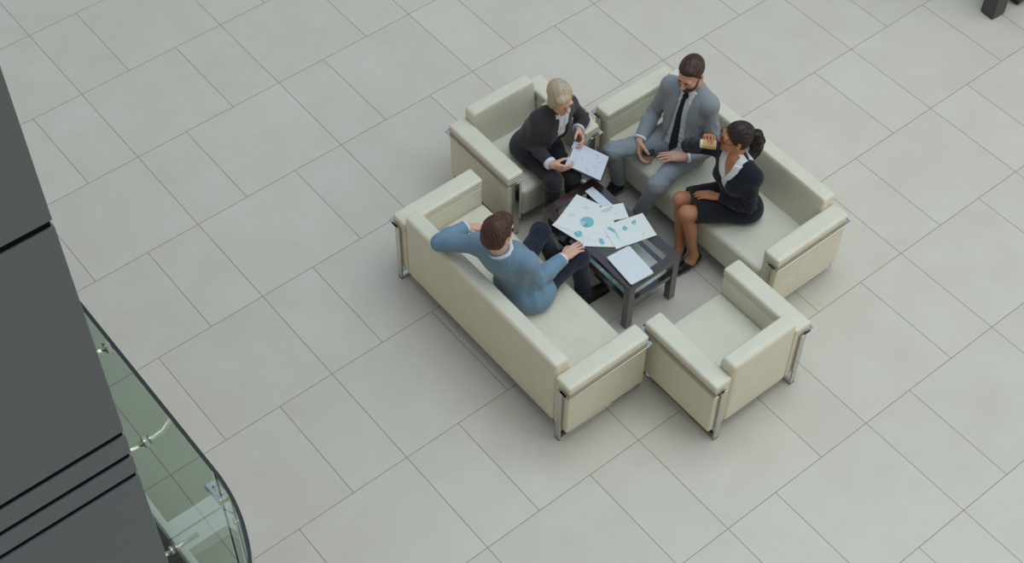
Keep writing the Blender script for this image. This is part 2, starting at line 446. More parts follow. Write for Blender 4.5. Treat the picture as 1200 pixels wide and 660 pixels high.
def evalp(node, P):
    """evaluate on a point list, in cubic chunks so that far primitives are skipped"""
    out = np.full(len(P), BIG, np.float32)
    if not len(P): return out
    key = np.floor(P/CH).astype(np.int64); kk = (key[:, 0]+500)*1000003+(key[:, 1]+500)*1009+(key[:, 2]+500)
    order = np.argsort(kk, kind='stable'); ks = kk[order]
    cuts = np.concatenate([[0], np.nonzero(np.diff(ks))[0]+1, [len(ks)]])
    for a, b in zip(cuts[:-1], cuts[1:]):
        ii = order[a:b]; c = (key[ii[0]]+.5)*CH
        d = node.ev(P[ii].astype(np.float32), c, CH*.867)
        if d is not None: out[ii] = d
    return out
def sdf_mesh(node, h):
    bs = node.bounds(); lo = np.min([c-r for c, r in bs], 0)-.02; hi = np.max([c+r for c, r in bs], 0)+.02
    nb = np.ceil((hi-lo)/(8*h)).astype(int); H = 8*h
    g = np.stack(np.meshgrid(*[np.arange(n) for n in nb], indexing='ij'), -1).reshape(-1, 3)
    dc = evalp(node, lo+(g+.5)*H-h*.5)
    act = np.abs(dc) < H*.87*1.35+.01
    V = np.where(dc < 0, -1., 1.).astype(np.float32).reshape(nb)
    V = np.repeat(np.repeat(np.repeat(V, 8, 0), 8, 1), 8, 2)
    ga = g[act]; o8 = np.stack(np.meshgrid(*[np.arange(8)]*3, indexing='ij'), -1).reshape(-1, 3)
    I = (ga[:, None, :]*8+o8[None]).reshape(-1, 3)
    V[I[:, 0], I[:, 1], I[:, 2]] = evalp(node, lo+I*h)
    s = V < 0; m = None; c8 = [(i, j, k) for i in (0, 1) for j in (0, 1) for k in (0, 1)]
    sl = lambda A, c: A[c[0]:A.shape[0]-1+c[0], c[1]:A.shape[1]-1+c[1], c[2]:A.shape[2]-1+c[2]]
    anyi = np.zeros(tuple(np.array(V.shape)-1), bool); alli = np.ones_like(anyi)
    for c in c8: q = sl(s, c); anyi |= q; alli &= q
    cells = np.argwhere(anyi & ~alli)
    idx = np.full(anyi.shape, -1, np.int32); idx[tuple(cells.T)] = np.arange(len(cells))
    cv = [V[cells[:, 0]+c[0], cells[:, 1]+c[1], cells[:, 2]+c[2]] for c in c8]
    acc = np.zeros((len(cells), 3)); cnt = np.zeros(len(cells))
    for a in range(8):
        for b in range(a+1, 8):
            da = np.array(c8[b])-np.array(c8[a])
            if np.abs(da).sum() != 1: continue
            va, vb = cv[a], cv[b]; x = (va < 0) != (vb < 0); t = np.where(x, va/(va-vb+1e-12), 0)
            acc[x] += np.array(c8[a])+t[x][:, None]*da; cnt[x] += 1
    P = lo+(cells+acc/np.maximum(cnt, 1)[:, None])*h
    for _ in range(2):                                   # pull the vertices onto the true surface
        e_ = h*.35; d0 = evalp(node, P); G = np.stack([evalp(node, P+e_*np.eye(3)[a])-d0 for a in range(3)], 1)/e_
        stp = d0[:, None]*G/np.maximum((G*G).sum(1), .25)[:, None]; P = P-np.clip(stp, -.6*h, .6*h)
    F = []
    for ax in range(3):
        b, e2 = [(1, 2), (2, 0), (0, 1)][ax]
        n0 = [slice(1, -1)]*3; n0[ax] = slice(0, -1); n1 = list(n0); n1[ax] = slice(1, None)
        q0 = s[tuple(n0)]; q1 = s[tuple(n1)] if False else np.roll(s, -1, ax)[tuple(n0)]
        E = np.argwhere(q0 != q1); base = E+np.array([0 if a == ax else 1 for a in range(3)])
        fl = q0[tuple(E.T)]
        def at(db, de):
            p = base.copy(); p[:, b] += db; p[:, e2] += de; return idx[p[:, 0], p[:, 1], p[:, 2]]
        Q = np.stack([at(-1, -1), at(0, -1), at(0, 0), at(-1, 0)], 1)
        Q[~fl] = Q[~fl][:, ::-1]; F.append(Q[(Q >= 0).all(1)])
    return P, np.concatenate(F)
def sculpt(name, node, h, m, parent, origin):
    P, F = sdf_mesh(node, h); me = bpy.data.meshes.new(name)
    me.vertices.add(len(P)); me.vertices.foreach_set('co', (P-np.array(origin)).astype(np.float32).ravel())
    me.loops.add(len(F)*4); me.loops.foreach_set('vertex_index', F.astype(np.int32).ravel())
    me.polygons.add(len(F)); me.polygons.foreach_set('loop_start', np.arange(0, len(F)*4, 4, dtype=np.int32))
    me.polygons.foreach_set('loop_total', np.full(len(F), 4, np.int32)); me.update(calc_edges=True); me.validate()
    return link(name, me, m, parent)

# ---------------------------------------------------------------- people
def skin_mat(name, c):
    m = mat(name, c, .5, .35, noise=.05, nscale=30)
    b = m.node_tree.nodes['Principled BSDF']; b.inputs['Subsurface Weight'].default_value = .12; b.inputs['Subsurface Radius'].default_value = (.012, .005, .003); b.inputs['Subsurface Scale'].default_value = .6
    return m
def cloth(name, c, n=.08, sc=60, b=.5, bs=900, r=.85, sheen=.15): return mat(name, c, r, .2, noise=n, nscale=sc, bump=b, bscale=bs, sheen=sheen)
def hair_mat(name, lo, hi): return mat(name, hi, .42, .4, noise=.3, nscale=55, ramp=(lo, hi), bump=.6, bscale=150, stretch=(1, 1, .35))
eye_white = mat('eye_white', srgb(225, 220, 214), .3)
eye_iris = mat('eye_iris', srgb(50, 36, 28), .2)

def fnoise(seed, freq, amp):
    r = np.random.RandomState(seed); D = r.normal(size=(5, 3)); D /= np.linalg.norm(D, axis=1)[:, None]; ph = r.uniform(0, 6.28, 5); fq = freq*r.uniform(.6, 1.5, 5)
    def fn(P):
        o = 0
        for i in range(5): o = o+np.sin(P@D[i].astype(np.float32)*fq[i]+ph[i]+1.3*np.sin(P@D[(i+2) % 5].astype(np.float32)*fq[i]*.5))
        return (amp/2.2*o).astype(np.float32)
    return fn
def folds(center, axis, width, period, amp, seed=0):
    """soft irregular creases running round a limb near a bend"""
    c = A3(center); ax = A3(unit(axis)); r = np.random.RandomState(seed+77); w1 = A3(r.normal(size=3)*11); w2 = A3(r.normal(size=3)*17); tl = A3(unit(ax+r.normal(size=3)*.35)); t2 = A3(unit(ax+r.normal(size=3)*.55))
    def fn(P):
        q = P-c; g = np.exp(-(q*q).sum(1)/(width*width)); a = q@tl; b = q@t2
        s1 = np.sin(a*(2*PI/period)+2.6*np.sin(q@w1)+seed); s2 = np.sin(b*(2*PI/(period*1.55))+2.2*np.sin(q@w2)+2*seed)
        m_ = .5+.5*np.sin(q@w2*1.3+seed*1.7)
        return (amp*g*(.75*s1*m_+.6*np.sign(s2)*np.abs(s2)**1.5*(1-m_))).astype(np.float32)
    return fn
def addf(*fs): return lambda P: sum(f(P) for f in fs)

class Frame:
    def __init__(s, o, l, f, u): s.o = np.array(o, float); s.l, s.f, s.u = l, f, u; s.M = np.stack([l, f, u]).astype(np.float32)
    def __call__(s, x, y, z): return s.o+s.l*x+s.f*y+s.u*z
    def loc(s, P): return (P-s.o.astype(np.float32))@s.M.T
def frame_up_left(o, up, left):
    u = unit(up); l = np.array(left, float); l = unit(l-u*(l@u)); return Frame(o, l, np.cross(l, u), u)
def head_frame(o, fwd, up=(0, 0, 1)):
    f = unit(fwd); u = np.array(up, float); u = unit(u-f*(u@f)); return Frame(o, np.cross(u, f), f, u)

def hand(w, d, n, side, curls, s=1., thumb=(.5, .75, .35), tb=(.25, .3), spread=.06):
    """wrist w, d = wrist to knuckles, n = the way the palm faces, side = towards the thumb; palm, four fingers, thumb"""
    w = np.array(w, float); d = unit(d); n = np.array(n, float); n = unit(n-d*(n@d)); sd = np.array(side, float); sd = unit(sd-d*(sd@d)-n*(sd@n))
    offs = (.029, .010, -.010, -.028); Ls = ((.042, .026, .021), (.046, .030, .022), (.043, .027, .021), (.033, .021, .019)); kl = (.088, .092, .088, .080)
    palm = []; fing = []
    for i in range(4):
        base = w+d*.008*s+sd*offs[i]*.5*s; kn = w+d*kl[i]*s+sd*offs[i]*s-n*.003*s
        palm.append(cap(base, kn, .0155*s, .0115*s))
        p = kn; ang = 0; dd = unit(d+sd*spread*(1.5-i)*.8); r0 = (.0098, .0100, .0096, .0086)[i]*s; segs = []
        for j in range(3):
            ang += curls[i][j]; v = unit(dd*math.cos(ang)+n*math.sin(ang)); q = p+v*Ls[i][j]*s
            segs.append(cap(p, q, r0*(1-.09*j), r0*(1-.09*(j+1)))); p = q
        fing.append(Un(.003, *segs))
    palm.append(ell(w+d*.045*s+n*.004*s, (.036*s, .048*s, .0135*s), np.stack([sd, d, n])))
    b0 = w+d*.018*s+sd*.020*s+n*.006*s; v = unit(d*thumb[0]+sd*thumb[1]+n*thumb[2]); b1 = b0+v*.042*s
    v2 = unit(v+d*tb[0]-sd*tb[0]*.6+n*tb[1]*.4); b2 = b1+v2*.032*s; v3 = unit(v2+d*tb[1]-sd*tb[1]*.8+n*tb[1]*.3); b3 = b2+v3*.026*s
    th = Un(.008, cap(b0, b1, .0165*s, .0120*s), cap(b1, b2, .0112*s, .0100*s), cap(b2, b3, .0100*s, .0080*s))
    return Un(.010, Un(.012, *palm), Un(0, *fing), th)

def head_sdf(F, s, male=True, lids=True, smile=0.):
    e = lambda c, r, M=None: ell(F(*[q*s for q in c]), [q*s for q in r], F.M if M is None else M)
    P = lambda *c: F(*[q*s for q in c])
    jw = 1.0 if male else .88
    base = Un(.035*s, e((0, -.014, .036), (.0765, .097, .086)), e((0, .030, -.030), (.060*jw+.003, .064, .084)), e((0, .040, -.078), (.050*jw, .050, .034)))
    base = Un(.022*s, base, sph(P(0, .074, -.101), .0195*s), sph(P(.038*jw, .061, -.024), .021*s), sph(P(-.038*jw, .061, -.024), .021*s), cap(P(.036, .080, .024), P(-.036, .080, .024), .0145*s))
    base = Un(.012*s, base, e((0, .084, -.062), (.026, .015, .020)))
    eyes = Un(0, sph(P(.032, .103, .006), .0165*s), sph(P(-.032, .103, .006), .0165*s))
    base = Sub(base, eyes, .014*s)
    nose = Un(.008*s, cap(P(0, .090, .014), P(0, .113, -.024), .0075*s, .0118*s), sph(P(.0115, .102, -.029), .0082*s), sph(P(-.0115, .102, -.029), .0082*s))
    base = Un(.010*s, base, nose)
    if lids:
        up = F.u.astype(np.float32)
        for sx in (-1, 1):
            c = P(sx*.032, .079, .006); base = Un(.003*s, base, Cut(sph(c, .0150*s), lambda Q, c=A3(c): .0015*s-((Q-c)@up)))
    ears = []
    for sx in (-1, 1):
        M = np.stack([unit(F.l*1.0+F.f*-.45*sx), unit(F.f+F.l*.45*sx), F.u])
        ear = Sub(ell(P(sx*.079, -.010, -.004), (.009*s, .019*s, .033*s), M), ell(P(sx*.088, -.006, .000), (.008*s, .010*s, .019*s), M), .006*s); ears.append(ear)
    return Un(.008*s, base, *ears)

def face_parts(F, s, parent, org, brow_m, lip_m, male=True, look=(0, 1, 0), smile=0.):
    P = lambda *c: F(*[q*s for q in c])
    for sx in (-1, 1):
        bm = bmesh.new(); r = bmesh.ops.create_uvsphere(bm, u_segments=16, v_segments=12, radius=.0128*s)
        lk = unit(F.l*look[0]+F.f*look[1]+F.u*look[2]); M = Vector((0, 0, 1)).rotation_difference(Vector(lk)).to_matrix().to_4x4(); 
        for f in bm.faces: f.material_index = 1 if f.calc_center_median().z > .0100*s else 0
        c = Vector(P(sx*.032, .0795, .006))-Vector(org)
        bmesh.ops.transform(bm, matrix=Matrix.Translation(c) @ M, verts=bm.verts)
        obj('eye', bm, [eye_white, eye_iris], parent, True)
        b = curve_cap([P(sx*.014, .0985, .025), P(sx*.030, .0985, .031), P(sx*.047, .083, .025)], [.0032*s, .0034*s, .0020*s], .003)
        sculpt('eyebrow', b, .0022, brow_m, parent, org)
    up = .007*smile
    lips = Un(.004*s, curve_cap([P(-.023, .0885, -.061+up), P(-.009, .0965, -.0575), P(.009, .0965, -.0575), P(.023, .0885, -.061+up)], [.0022*s, .0046*s, .0046*s, .0022*s]),
              curve_cap([P(-.021, .0885, -.064+up), P(0, .0965, -.0675), P(.021, .0885, -.064+up)], [.0022*s, .0055*s, .0022*s]))
    sculpt('lips', lips, .0022, lip_m, parent, org)

class Person:
    """J: joints in metres (pel, nk, hd, s/e/w/h/k/a + L or R, t = toe)"""
    def __init__(p, J, male, headf, headup=(0, 0, 1), root=None, smile=0.):
        p.J = {k: np.array(v, float) for k, v in J.items()}; J = p.J; p.male = male
        p.T = frame_up_left(J['nk'], J['nk']-J['pel'], J['sL']-J['sR']); p.PF = frame_up_left(J['pel'], J['nk']-J['pel'], J['hL']-J['hR'])
        p.hs = 1.0 if male else .945
        p.H = head_frame(J['hd'], headf, headup); p.smile = smile
    def torso(p, g=0.):
        J, T, PF = p.J, p.T, p.PF; L = np.linalg.norm(J['nk']-J['pel']); m = p.male; at = lambda t, y=0: J['pel']*(1-t)+J['nk']*t+(T.f*t+PF.f*(1-t))*y
        mix = lambda t: np.stack([unit(T.l*t+PF.l*(1-t)), unit(T.f*t+PF.f*(1-t)), T.u])
        w = .93 if m else .83
        k = [ell(at(.02), (.166*(1 if m else .94)+g, .112+g, .125+g), PF.M), ell(at(.34, .005), (.148*w+g, .108*w+g, .15+g), mix(.35)),
             ell(at(.68, .004), (.166*w+g, .110*w+g, .175+g), mix(.7)), ell(at(.84, -.012), (.155*w+g, .090*w+g, .10+g), T.M)]
        sh = Un(.05, cap(J['sL']-T.u*.012, J['sR']-T.u*.012, .048*w+g), cap(J['nk']+T.u*.035, J['sL'], .046*w+g, .046*w+g), cap(J['nk']+T.u*.035, J['sR'], .046*w+g, .046*w+g))
        for s_ in 'LR': k.append(cap(J['h'+s_]-PF.f*.02+PF.u*.0, J['h'+s_]*.85+J['k'+s_]*.15, .096*(1 if m else .92)+g, .086*w+g))
        if not m:
            for sx in (-1, 1): k.append(sph(at(.66, .062)+T.l*.060*sx, .048+g))
        return Un(.06, *k, sh)
    def arm(p, s_, g=0., end=1.0, g2=None, flat=False):
        J = p.J; w = .95 if p.male else .84; g2 = g if g2 is None else g2
        s, e, wr = J['s'+s_], J['e'+s_], J['w'+s_]; we = e+(wr-e)*end; ax = unit(wr-e)
        lo = Un(.03, cap(e, e+(wr-e)*.35, .039*w+g, .040*w+g2), cap(e+(wr-e)*.35, wr, .040*w+g2, .026*w+g2))
        if flat: lo = Cut(lo, lambda P: ((P-we.astype(np.float32))@ax.astype(np.float32)).astype(np.float32))
        return Un(.03, sph(s, .050*w+g), cap(s, e, .047*w+g, .039*w+g), lo)
    def leg(p, s_, g=0., g2=None, end=None):
        J = p.J; w = 1.0 if p.male else .88; g2 = g if g2 is None else g2
        h, k, a = J['h'+s_], J['k'+s_], J['a'+s_]; ax = unit(a-k); back = -unit(p.PF.f-ax*(p.PF.f@ax))
        lo = Un(.03, cap(k, a, .049*w+g, .034*w+g2), ell(k+(a-k)*.30+back*.013, (.046*w+g, .046*w+g, .12+g), np.stack([unit(np.cross(ax, back)), back, ax])))
        if end is not None: q = a+ax*end; lo = Cut(lo, lambda P: ((P-q.astype(np.float32))@ax.astype(np.float32)).astype(np.float32))
        return Un(.045, cap(h, k, .080*w+g, .051*w+g), sph(k-ax*.004, (.051 if p.male else .049)*w+g), lo)
    def foot(p, s_, g=0.):
        J = p.J; a, t = J['a'+s_], J['t'+s_]
        return Un(.03, cap(a, a*.8+t*.2-np.array([0, 0, .03]), .036+g, .034+g), cap(a*.85+t*.15-np.array([0, 0, .035]), t, .034+g, .024+g))
    def neck(p, g=0.):
        J = p.J; r = .057 if p.male else .046
        return Un(.02, cap(J['nk']-p.T.u*.02, p.H(0, -.022, -.045), r+.004+g, r+g))

def xf(F, fn): return lambda P: fn(*F.loc(P).T)

def lap(pts):                                            # half width as a function of height below the neck
    z, w = zip(*sorted(pts)); z, w = np.array(z), np.array(w)
    return lambda q: np.interp(q, z, w)
def jacket_node(p, g, hem, vw, ends=(.97, .97), y0=.0, flare=.0, arm_g=None, seedv=1, amp=.0028, waist=None):
    T, PF = p.T, p.PF; arm_g = g if arm_g is None else arm_g
    body = p.torso(g)
    if flare: body = Un(.06, body, ell(p.J['pel']+PF.u*.0, (.185+g+flare, .128+g+flare, .12+g), PF.M))
    if waist: body = Un(.06, body, ell(p.J['pel']*.62+p.J['nk']*.38-PF.f*.012, waist, PF.M))
    fnz = addf(fnoise(seedv, 22, amp*.7), *[folds(p.J['pel']+PF.u*.15+PF.l*.09*q, p.T.u+p.T.l*.45*q, .16, .060, amp*1.7, seedv+int(q)) for q in (-1, 1)], *[folds(p.J['s'+q]-T.u*.13-T.l*(.03 if q == 'L' else -.03), T.u*.8+T.l*(.6 if q == 'L' else -.6), .12, .055, amp*1.6, seedv+7) for q in 'LR'])
    body = Disp(body, fnz)
    def opening(P):
        x, y, z = T.loc(P).T; return np.minimum(vw(z)-np.abs(x), y-y0).astype(np.float32)
    def hemcut(P): return (hem-PF.loc(P)[:, 2]).astype(np.float32)
    body = Cut(body, opening, hemcut, k=.006)
    arms = []
    for s_, en in zip('LR', ends):
        e = p.J['e'+s_]; ax = unit(p.J['w'+s_]-p.J['s'+s_])
        arms.append(Disp(p.arm(s_, arm_g, en, arm_g+.004, True), addf(folds(e, ax, .11, .040, .0075, seedv+3), folds(p.J['s'+s_]*.7+e*.3, ax+T.u*.5, .10, .055, .0045, seedv+6), folds(p.J['w'+s_], ax, .08, .034, .0035, seedv+5), fnoise(seedv+9, 30, .0012))))
    return Un(.034, body, *arms)
def lapel_node(p, g, vw, lw, zr, y0=.0, th=.0075):
    T = p.T
    def band(P):
        x, y, z = T.loc(P).T; ax = np.abs(x); w = vw(z); L = lw(z)
        return np.maximum(np.maximum(w-.002-ax, ax-w-L), np.maximum(np.maximum(z-zr[1], zr[0]-z), y0-y)).astype(np.float32)
    return Cut(Off(p.torso(g), th), band, k=.003)
def collar_node(p, g, spread=.012, tip=-.055, top=.052, th=.007):
    T = p.T
    base = Off(Un(.03, p.torso(g), p.neck(.012)), th)
    def reg(P):
        x, y, z = T.loc(P).T; ax = np.abs(x)
        lowf = np.where(y > .0, tip+np.abs(ax-.05)*1.15, .004)
        return np.maximum(np.maximum(lowf-z, z-top), np.maximum(np.where(y > 0, spread+np.maximum(0, .03-z)*.25-ax, -1), ax-.095)).astype(np.float32)
    return Cut(base, reg, k=.003)
def cuff(p, s_, r, parent, org, m, a=.93, b=1.03):
    e, w = p.J['e'+s_], p.J['w'+s_]; ax = unit(w-e).astype(np.float32); q0, q1 = (e+(w-e)*a).astype(np.float32), (e+(w-e)*b).astype(np.float32)
    c = Cut(cap(e+(w-e)*.6, w+(w-e)*.1, r+.004, r), lambda P: np.maximum((q0-P)@ax, (P-q1)@ax).astype(np.float32), k=.003)
    sculpt('shirt_cuff', c, .0035, m, parent, org)
def trousers_node(p, g=.006, g2=.017, seedv=4, top=.13, amp=.003):
    J, PF = p.J, p.PF
    pe = ell(J['pel']+PF.u*.01, ((.170 if p.male else .158)+g, .116+g, .13+g), PF.M)
    lg = []
    for s_ in 'LR':
        h, k, a = J['h'+s_], J['k'+s_], J['a'+s_]
        lg.append(Disp(p.leg(s_, g, g2, .050), addf(folds(k, a-h, .13, .046, .0055, seedv), folds(h*.55+k*.45, k-h+np.array([0, 0, .2]), .13, .06, .003, seedv+1), folds(a, a-k, .14, .050, .0055, seedv+2), fnoise(seedv, 25, .0015))))
    hipc = [cap(J['h'+s_]-PF.f*.02, J['h'+s_]*.75+J['k'+s_]*.25, (.096 if p.male else .088)+g, .086+g) for s_ in 'LR']
    tc = Cut(pe, lambda P: (PF.loc(P)[:, 2]-top).astype(np.float32))
    return Un(.04, tc, *hipc, *lg)
def hair_cut(F, s, line, zlow, z_of_y=None):
    ys, zs = None, None
    z_, y_ = zip(*sorted(line)); z_, y_ = np.array(z_)*s, np.array(y_)*s
    def g(P):
        x, y, z = F.loc(P).T; lowz = np.interp(y, np.array([-.09, .02])*s, np.array(zlow)*s)
        return np.maximum(y-np.interp(z, z_, y_), lowz-z).astype(np.float32)
    return g
def strands(F, s, n, amp, mode='back', seed=0):
    r = np.random.RandomState(seed); ph = r.uniform(0, 6, 4)
    def fn(P):
        x, y, z = F.loc(P).T/s
        if mode == 'back': a = np.arctan2(x+.012*np.sin(y*40+ph[2]), z+.02)
        else: a = np.arctan2(x, y+.045)+.5*np.sin(z*28+ph[3])
        return (amp*s*(np.sin(a*n+ph[0])*.6+np.sin(a*n*2.3+ph[1]+6*z)*.4)).astype(np.float32)
    return fn
def base_body(p, hands, extra=()):
    return Un(.02, p.torso(0), p.arm('L'), p.arm('R'), p.leg('L'), p.leg('R'), p.foot('L'), p.foot('R'), p.neck(), head_sdf(p.H, p.hs, p.male), *hands, *extra)
def shoe(p, s_, parent, org, m, sole_m, g=.010):
    J = p.J; a, t = J['a'+s_], J['t'+s_]; k = J['k'+s_]
    sculpt('sock', Un(.02, cap(a+(k-a)*.16, a, .044, .043), cap(a, a*.62+t*.38-np.array([0, 0, .022]), .042, .036)), .005, sock_m, parent, org)
    d = np.array([*(t-a)[:2], 0]); d = unit(d); M = np.stack([d, np.array([-d[1], d[0], 0]), np.array([0, 0, 1.])])
    c = np.array([*(a*.5+t*.5)[:2], 0])
    L = np.linalg.norm((t-a)[:2])
    up = Un(.03, cap(c-d*(L*.5)+np.array([0, 0, .062]), c-d*(L*.5-.03)+np.array([0, 0, .05]), .040, .042), cap(c-d*(L*.45)+np.array([0, 0, .045]), c+d*(L*.5)+np.array([0, 0, .036]), .041, .036))
    up = Cut(up, lambda P: (.016-P[:, 2]).astype(np.float32), k=.004)
    so = sculpt('shoe', up, .005, m, parent, org)
    s2 = Cut(Un(.03, cap(c-d*(L*.5)+np.array([0, 0, .02]), c+d*(L*.5)+np.array([0, 0, .02]), .045, .041)), lambda P: np.maximum(P[:, 2]-.022, .001-P[:, 2]).astype(np.float32), k=.003)
    sculpt('sole', s2, .005, sole_m, so, org)
    return so

skin_a = skin_mat('skin_fair', srgb(206, 158, 136)); skin_b = skin_mat('skin_light', srgb(212, 168, 146)); skin_c = skin_mat('skin_tan', srgb(186, 128, 94))
lip_a = mat('lips_rose', srgb(168, 92, 84), .4); lip_b = mat('lips_pink', srgb(184, 100, 96), .35)
shirt_w = cloth('white_shirt_cotton', srgb(216, 222, 224), .03, 40, .25, 700)
shirt_g = cloth('pale_grey_shirt_cotton', srgb(196, 204, 208), .03, 40, .25, 700)
suit_grey = cloth('mid_grey_suit_wool', srgb(138, 145, 149), .05, 90)
suit_dark = cloth('charcoal_suit_wool', srgb(57, 57, 61), .08, 90)
navy_knit = cloth('navy_knit', srgb(28, 31, 46), .1, 80)
skirt_m = cloth('black_skirt_wool', srgb(27, 27, 32), .1, 80)
blue_blazer = cloth('steel_blue_blazer', srgb(114, 142, 163), .06, 90)
navy_trs = cloth('navy_trousers', srgb(33, 38, 54), .08, 90)
charcoal_trs = cloth('charcoal_trousers', srgb(43, 40, 42), .08, 90)
tie_m = cloth('black_tie_silk', srgb(25, 26, 31), .1, 60, .3, 700, .5)
shoe_black = mat('black_shoe_leather', srgb(22, 21, 22), .4, .4)
sock_m = cloth('dark_sock', srgb(30, 29, 32), .1, 80)
sole_grey = mat('pale_rubber_sole', srgb(120, 112, 104), .7)
sole_dark = mat('dark_rubber_sole', srgb(30, 28, 28), .7)
hair_brown = hair_mat('brown_hair', srgb(38, 25, 20), srgb(74, 48, 38)); hair_dark = hair_mat('dark_brown_hair', srgb(22, 16, 15), srgb(52, 38, 33))
hair_choc = hair_mat('chestnut_hair', srgb(48, 28, 22), srgb(84, 53, 42)); hair_blond = mat('blonde_hair', srgb(176, 160, 134), .45, .4, noise=.14, nscale=70, bump=.3, bscale=260)
beard_m = hair_mat('beard_hair', srgb(58, 38, 30), srgb(88, 58, 46))

def person(label, J, male, hf, hup=(0, 0, 1)):
    p = Person(J, male, hf, hup); org = (J['pel'][0], J['pel'][1], 0); t = thing('person', label, 'person', org); return p, t, org

# ---- man in the grey suit -------------------------------------------------
J = dict(pel=(2.785, -5.000, .450), hR=(2.775, -4.912, .45), hL=(2.805, -5.085, .45), kR=(2.364, -4.782, .490), kL=(2.399, -5.195, .490),
         aR=(2.475, -4.757, .100), aL=(2.389, -5.075, .100), tR=(2.285, -4.775, .03), tL=(2.195, -5.06, .03), nk=(2.845, -5.000, .930), sR=(2.788, -4.850, .902), sL=(2.864, -5.138, .900),
         eR=(2.735, -4.775, .620), eL=(2.850, -5.250, .595), wR=(2.535, -4.860, .552), wL=(2.640, -5.197, .592), hd=(2.800, -5.000, 1.120))
p, t, org = person('man in a grey suit and black tie holding a takeaway cup', J, True, (-.92, -.26, -.30), (-.2, -.05, 1))
hr = hand(p.J['wR'], (-.28, -.42, -.85), (.62, -.70, .10), np.cross((-.28, -.42, -.85), (.62, -.70, .10)), [(.35, .55, .4), (.4, .6, .4), (.45, .6, .4), (.5, .6, .4)], 1., (.55, .55, .6), (.35, .45))
hl = hand(p.J['wL'], (-.72, .69, -.04), (0, -.05, -1), np.cross((0, -.05, -1), (-.72, .69, -.04)), [(.12, .15, .1), (.10, .18, .1), (.10, .2, .1), (.14, .22, .12)], 1., (.7, .6, .1), spread=.10)
body = sculpt('body', base_body(p, (hr, hl)), .004, skin_a, t, org)
face_parts(p.H, p.hs, t, org, hair_brown, lip_a, look=(0, .8, -.5))
vw = lap([(.10, .045), (.0, .052), (-.10, .050), (-.25, .062), (-.40, .085), (-.6, .12)])
lw = lap([(.05, .02), (-.02, .050), (-.10, .066), (-.16, .060), (-.30, .025), (-.42, .0)])
jk = sculpt('jacket', jacket_node(p, .018, -.075, vw, (.93, .93), arm_g=.012, seedv=11), .0055, suit_grey, t, org)
sculpt('lapel', lapel_node(p, .018, vw, lw, (-.42, .02)), .004, suit_grey, jk, org)
pk = rbox(p.T(.105, .130, -.20), (.048, .02, .006), np.stack([unit(p.T.l+p.T.u*.1), p.T.f, p.T.u])); 
sculpt('pocket_welt', Cut(Off(p.torso(.018), .0035), lambda P: pk.fn(P), k=.001), .003, charcoal_trs, jk, org)
sh_node = Cut(Disp(p.torso(.008), addf(fnoise(3, 30, .002), folds(p.T(0, .1, -.33), p.T.u+p.T.l*.3, .16, .045, .003, 5))), lambda P: (.045-p.PF.loc(P)[:, 2]).astype(np.float32))
sh = sculpt('shirt', sh_node, .005, shirt_g, t, org)
sculpt('shirt_collar', collar_node(p, .008), .0035, shirt_w, sh, org)
tw = lap([(.02, .015), (-.03, .013), (-.10, .017), (-.36, .029), (-.43, .030), (-.47, .004)])
def tie_reg(P):
    x, y, z = p.T.loc(P).T; return np.maximum(np.maximum(np.abs(x+.012+z*.03)-tw(z), np.maximum(z-.0, -.47-z)), .03-y).astype(np.float32)
ti = sculpt('tie', Un(.004, Cut(Off(p.torso(.008), .008), tie_reg, k=.002), ell(p.T(-.010, .082, .002), (.020, .018, .022), p.T.M)), .0035, tie_m, t, org)
cuff(p, 'R', .040, t, org, shirt_w, .90, .985); cuff(p, 'L', .040, t, org, shirt_w, .90, .985)
sculpt('trousers', trousers_node(p, seedv=21), .0055, suit_grey, t, org)
for s_ in 'RL': shoe(p, s_, t, org, shoe_black, sole_grey)
F, s = p.H, p.hs
hn = Un(.02, ell(F(0, -.016, .042), (.0800, .099, .088), F.M), ell(F(0, .034, .090), (.054, .044, .028), F.M))
sculpt('hair', Cut(Disp(hn, strands(F, s, 34, .0014)), hair_cut(F, s, [(.2, .12), (.098, .100), (.080, .076), (.060, .045), (.03, .034), (-.005, .020), (-.03, .006), (-.08, .0)], (-.07, -.03)), k=.006), .0035, hair_brown, t, org)
def beard_reg(P):
    x, y, z = F.loc(P).T; zl = np.interp(y, [-.012, .012, .035, .06, .078, .09], [.012, .006, -.016, -.038, -.043, -.040])
    lipm = .008-np.sqrt((x/2.6)**2+(z+.0625)**2)
    return np.maximum(np.maximum(z-zl, lipm), np.maximum(np.maximum(-.008-y, -.128-z), np.abs(x)-.0715+.12*np.maximum(0, .0-y))).astype(np.float32)
sculpt('beard', Cut(Off(head_sdf(F, s, True, False), .0040), beard_reg, k=.004), .003, beard_m, t, org)
MAN_CUP = (2.560, -4.930, .3725)

# ---- woman in navy drinking ----------------------------------------------
J = dict(pel=(2.748, -5.608, .445), hR=(2.795, -5.545, .44), hL=(2.735, -5.690, .44), kR=(2.445, -5.378, .468), kL=(2.381, -5.500, .487),
         aR=(2.372, -5.488, .115), aL=(2.408, -5.590, .120), tR=(2.235, -5.505, .028), tL=(2.292, -5.578, .028), nk=(2.665, -5.600, .888), sR=(2.695, -5.460, .850), sL=(2.683, -5.750, .848),
         eR=(2.600, -5.240, .768), eL=(2.667, -5.770, .590), wR=(2.577, -5.408, .962), wL=(2.585, -5.578, .575), hd=(2.672, -5.564, 1.065))
p, t, org = person('woman in a navy cardigan and black skirt drinking from a cup', J, False, (-.775, .62, .06))
F, s = p.H, p.hs
AX = unit((-.77, .62, .02)); MOUTH = F(0, .1035*s, -.066*s); CUPM = MOUTH+AX*.062
e1 = np.array([0, 0, 1.]); e2 = unit(np.cross(e1, AX)*-1); 
if e2[1] < 0: e2 = -e2
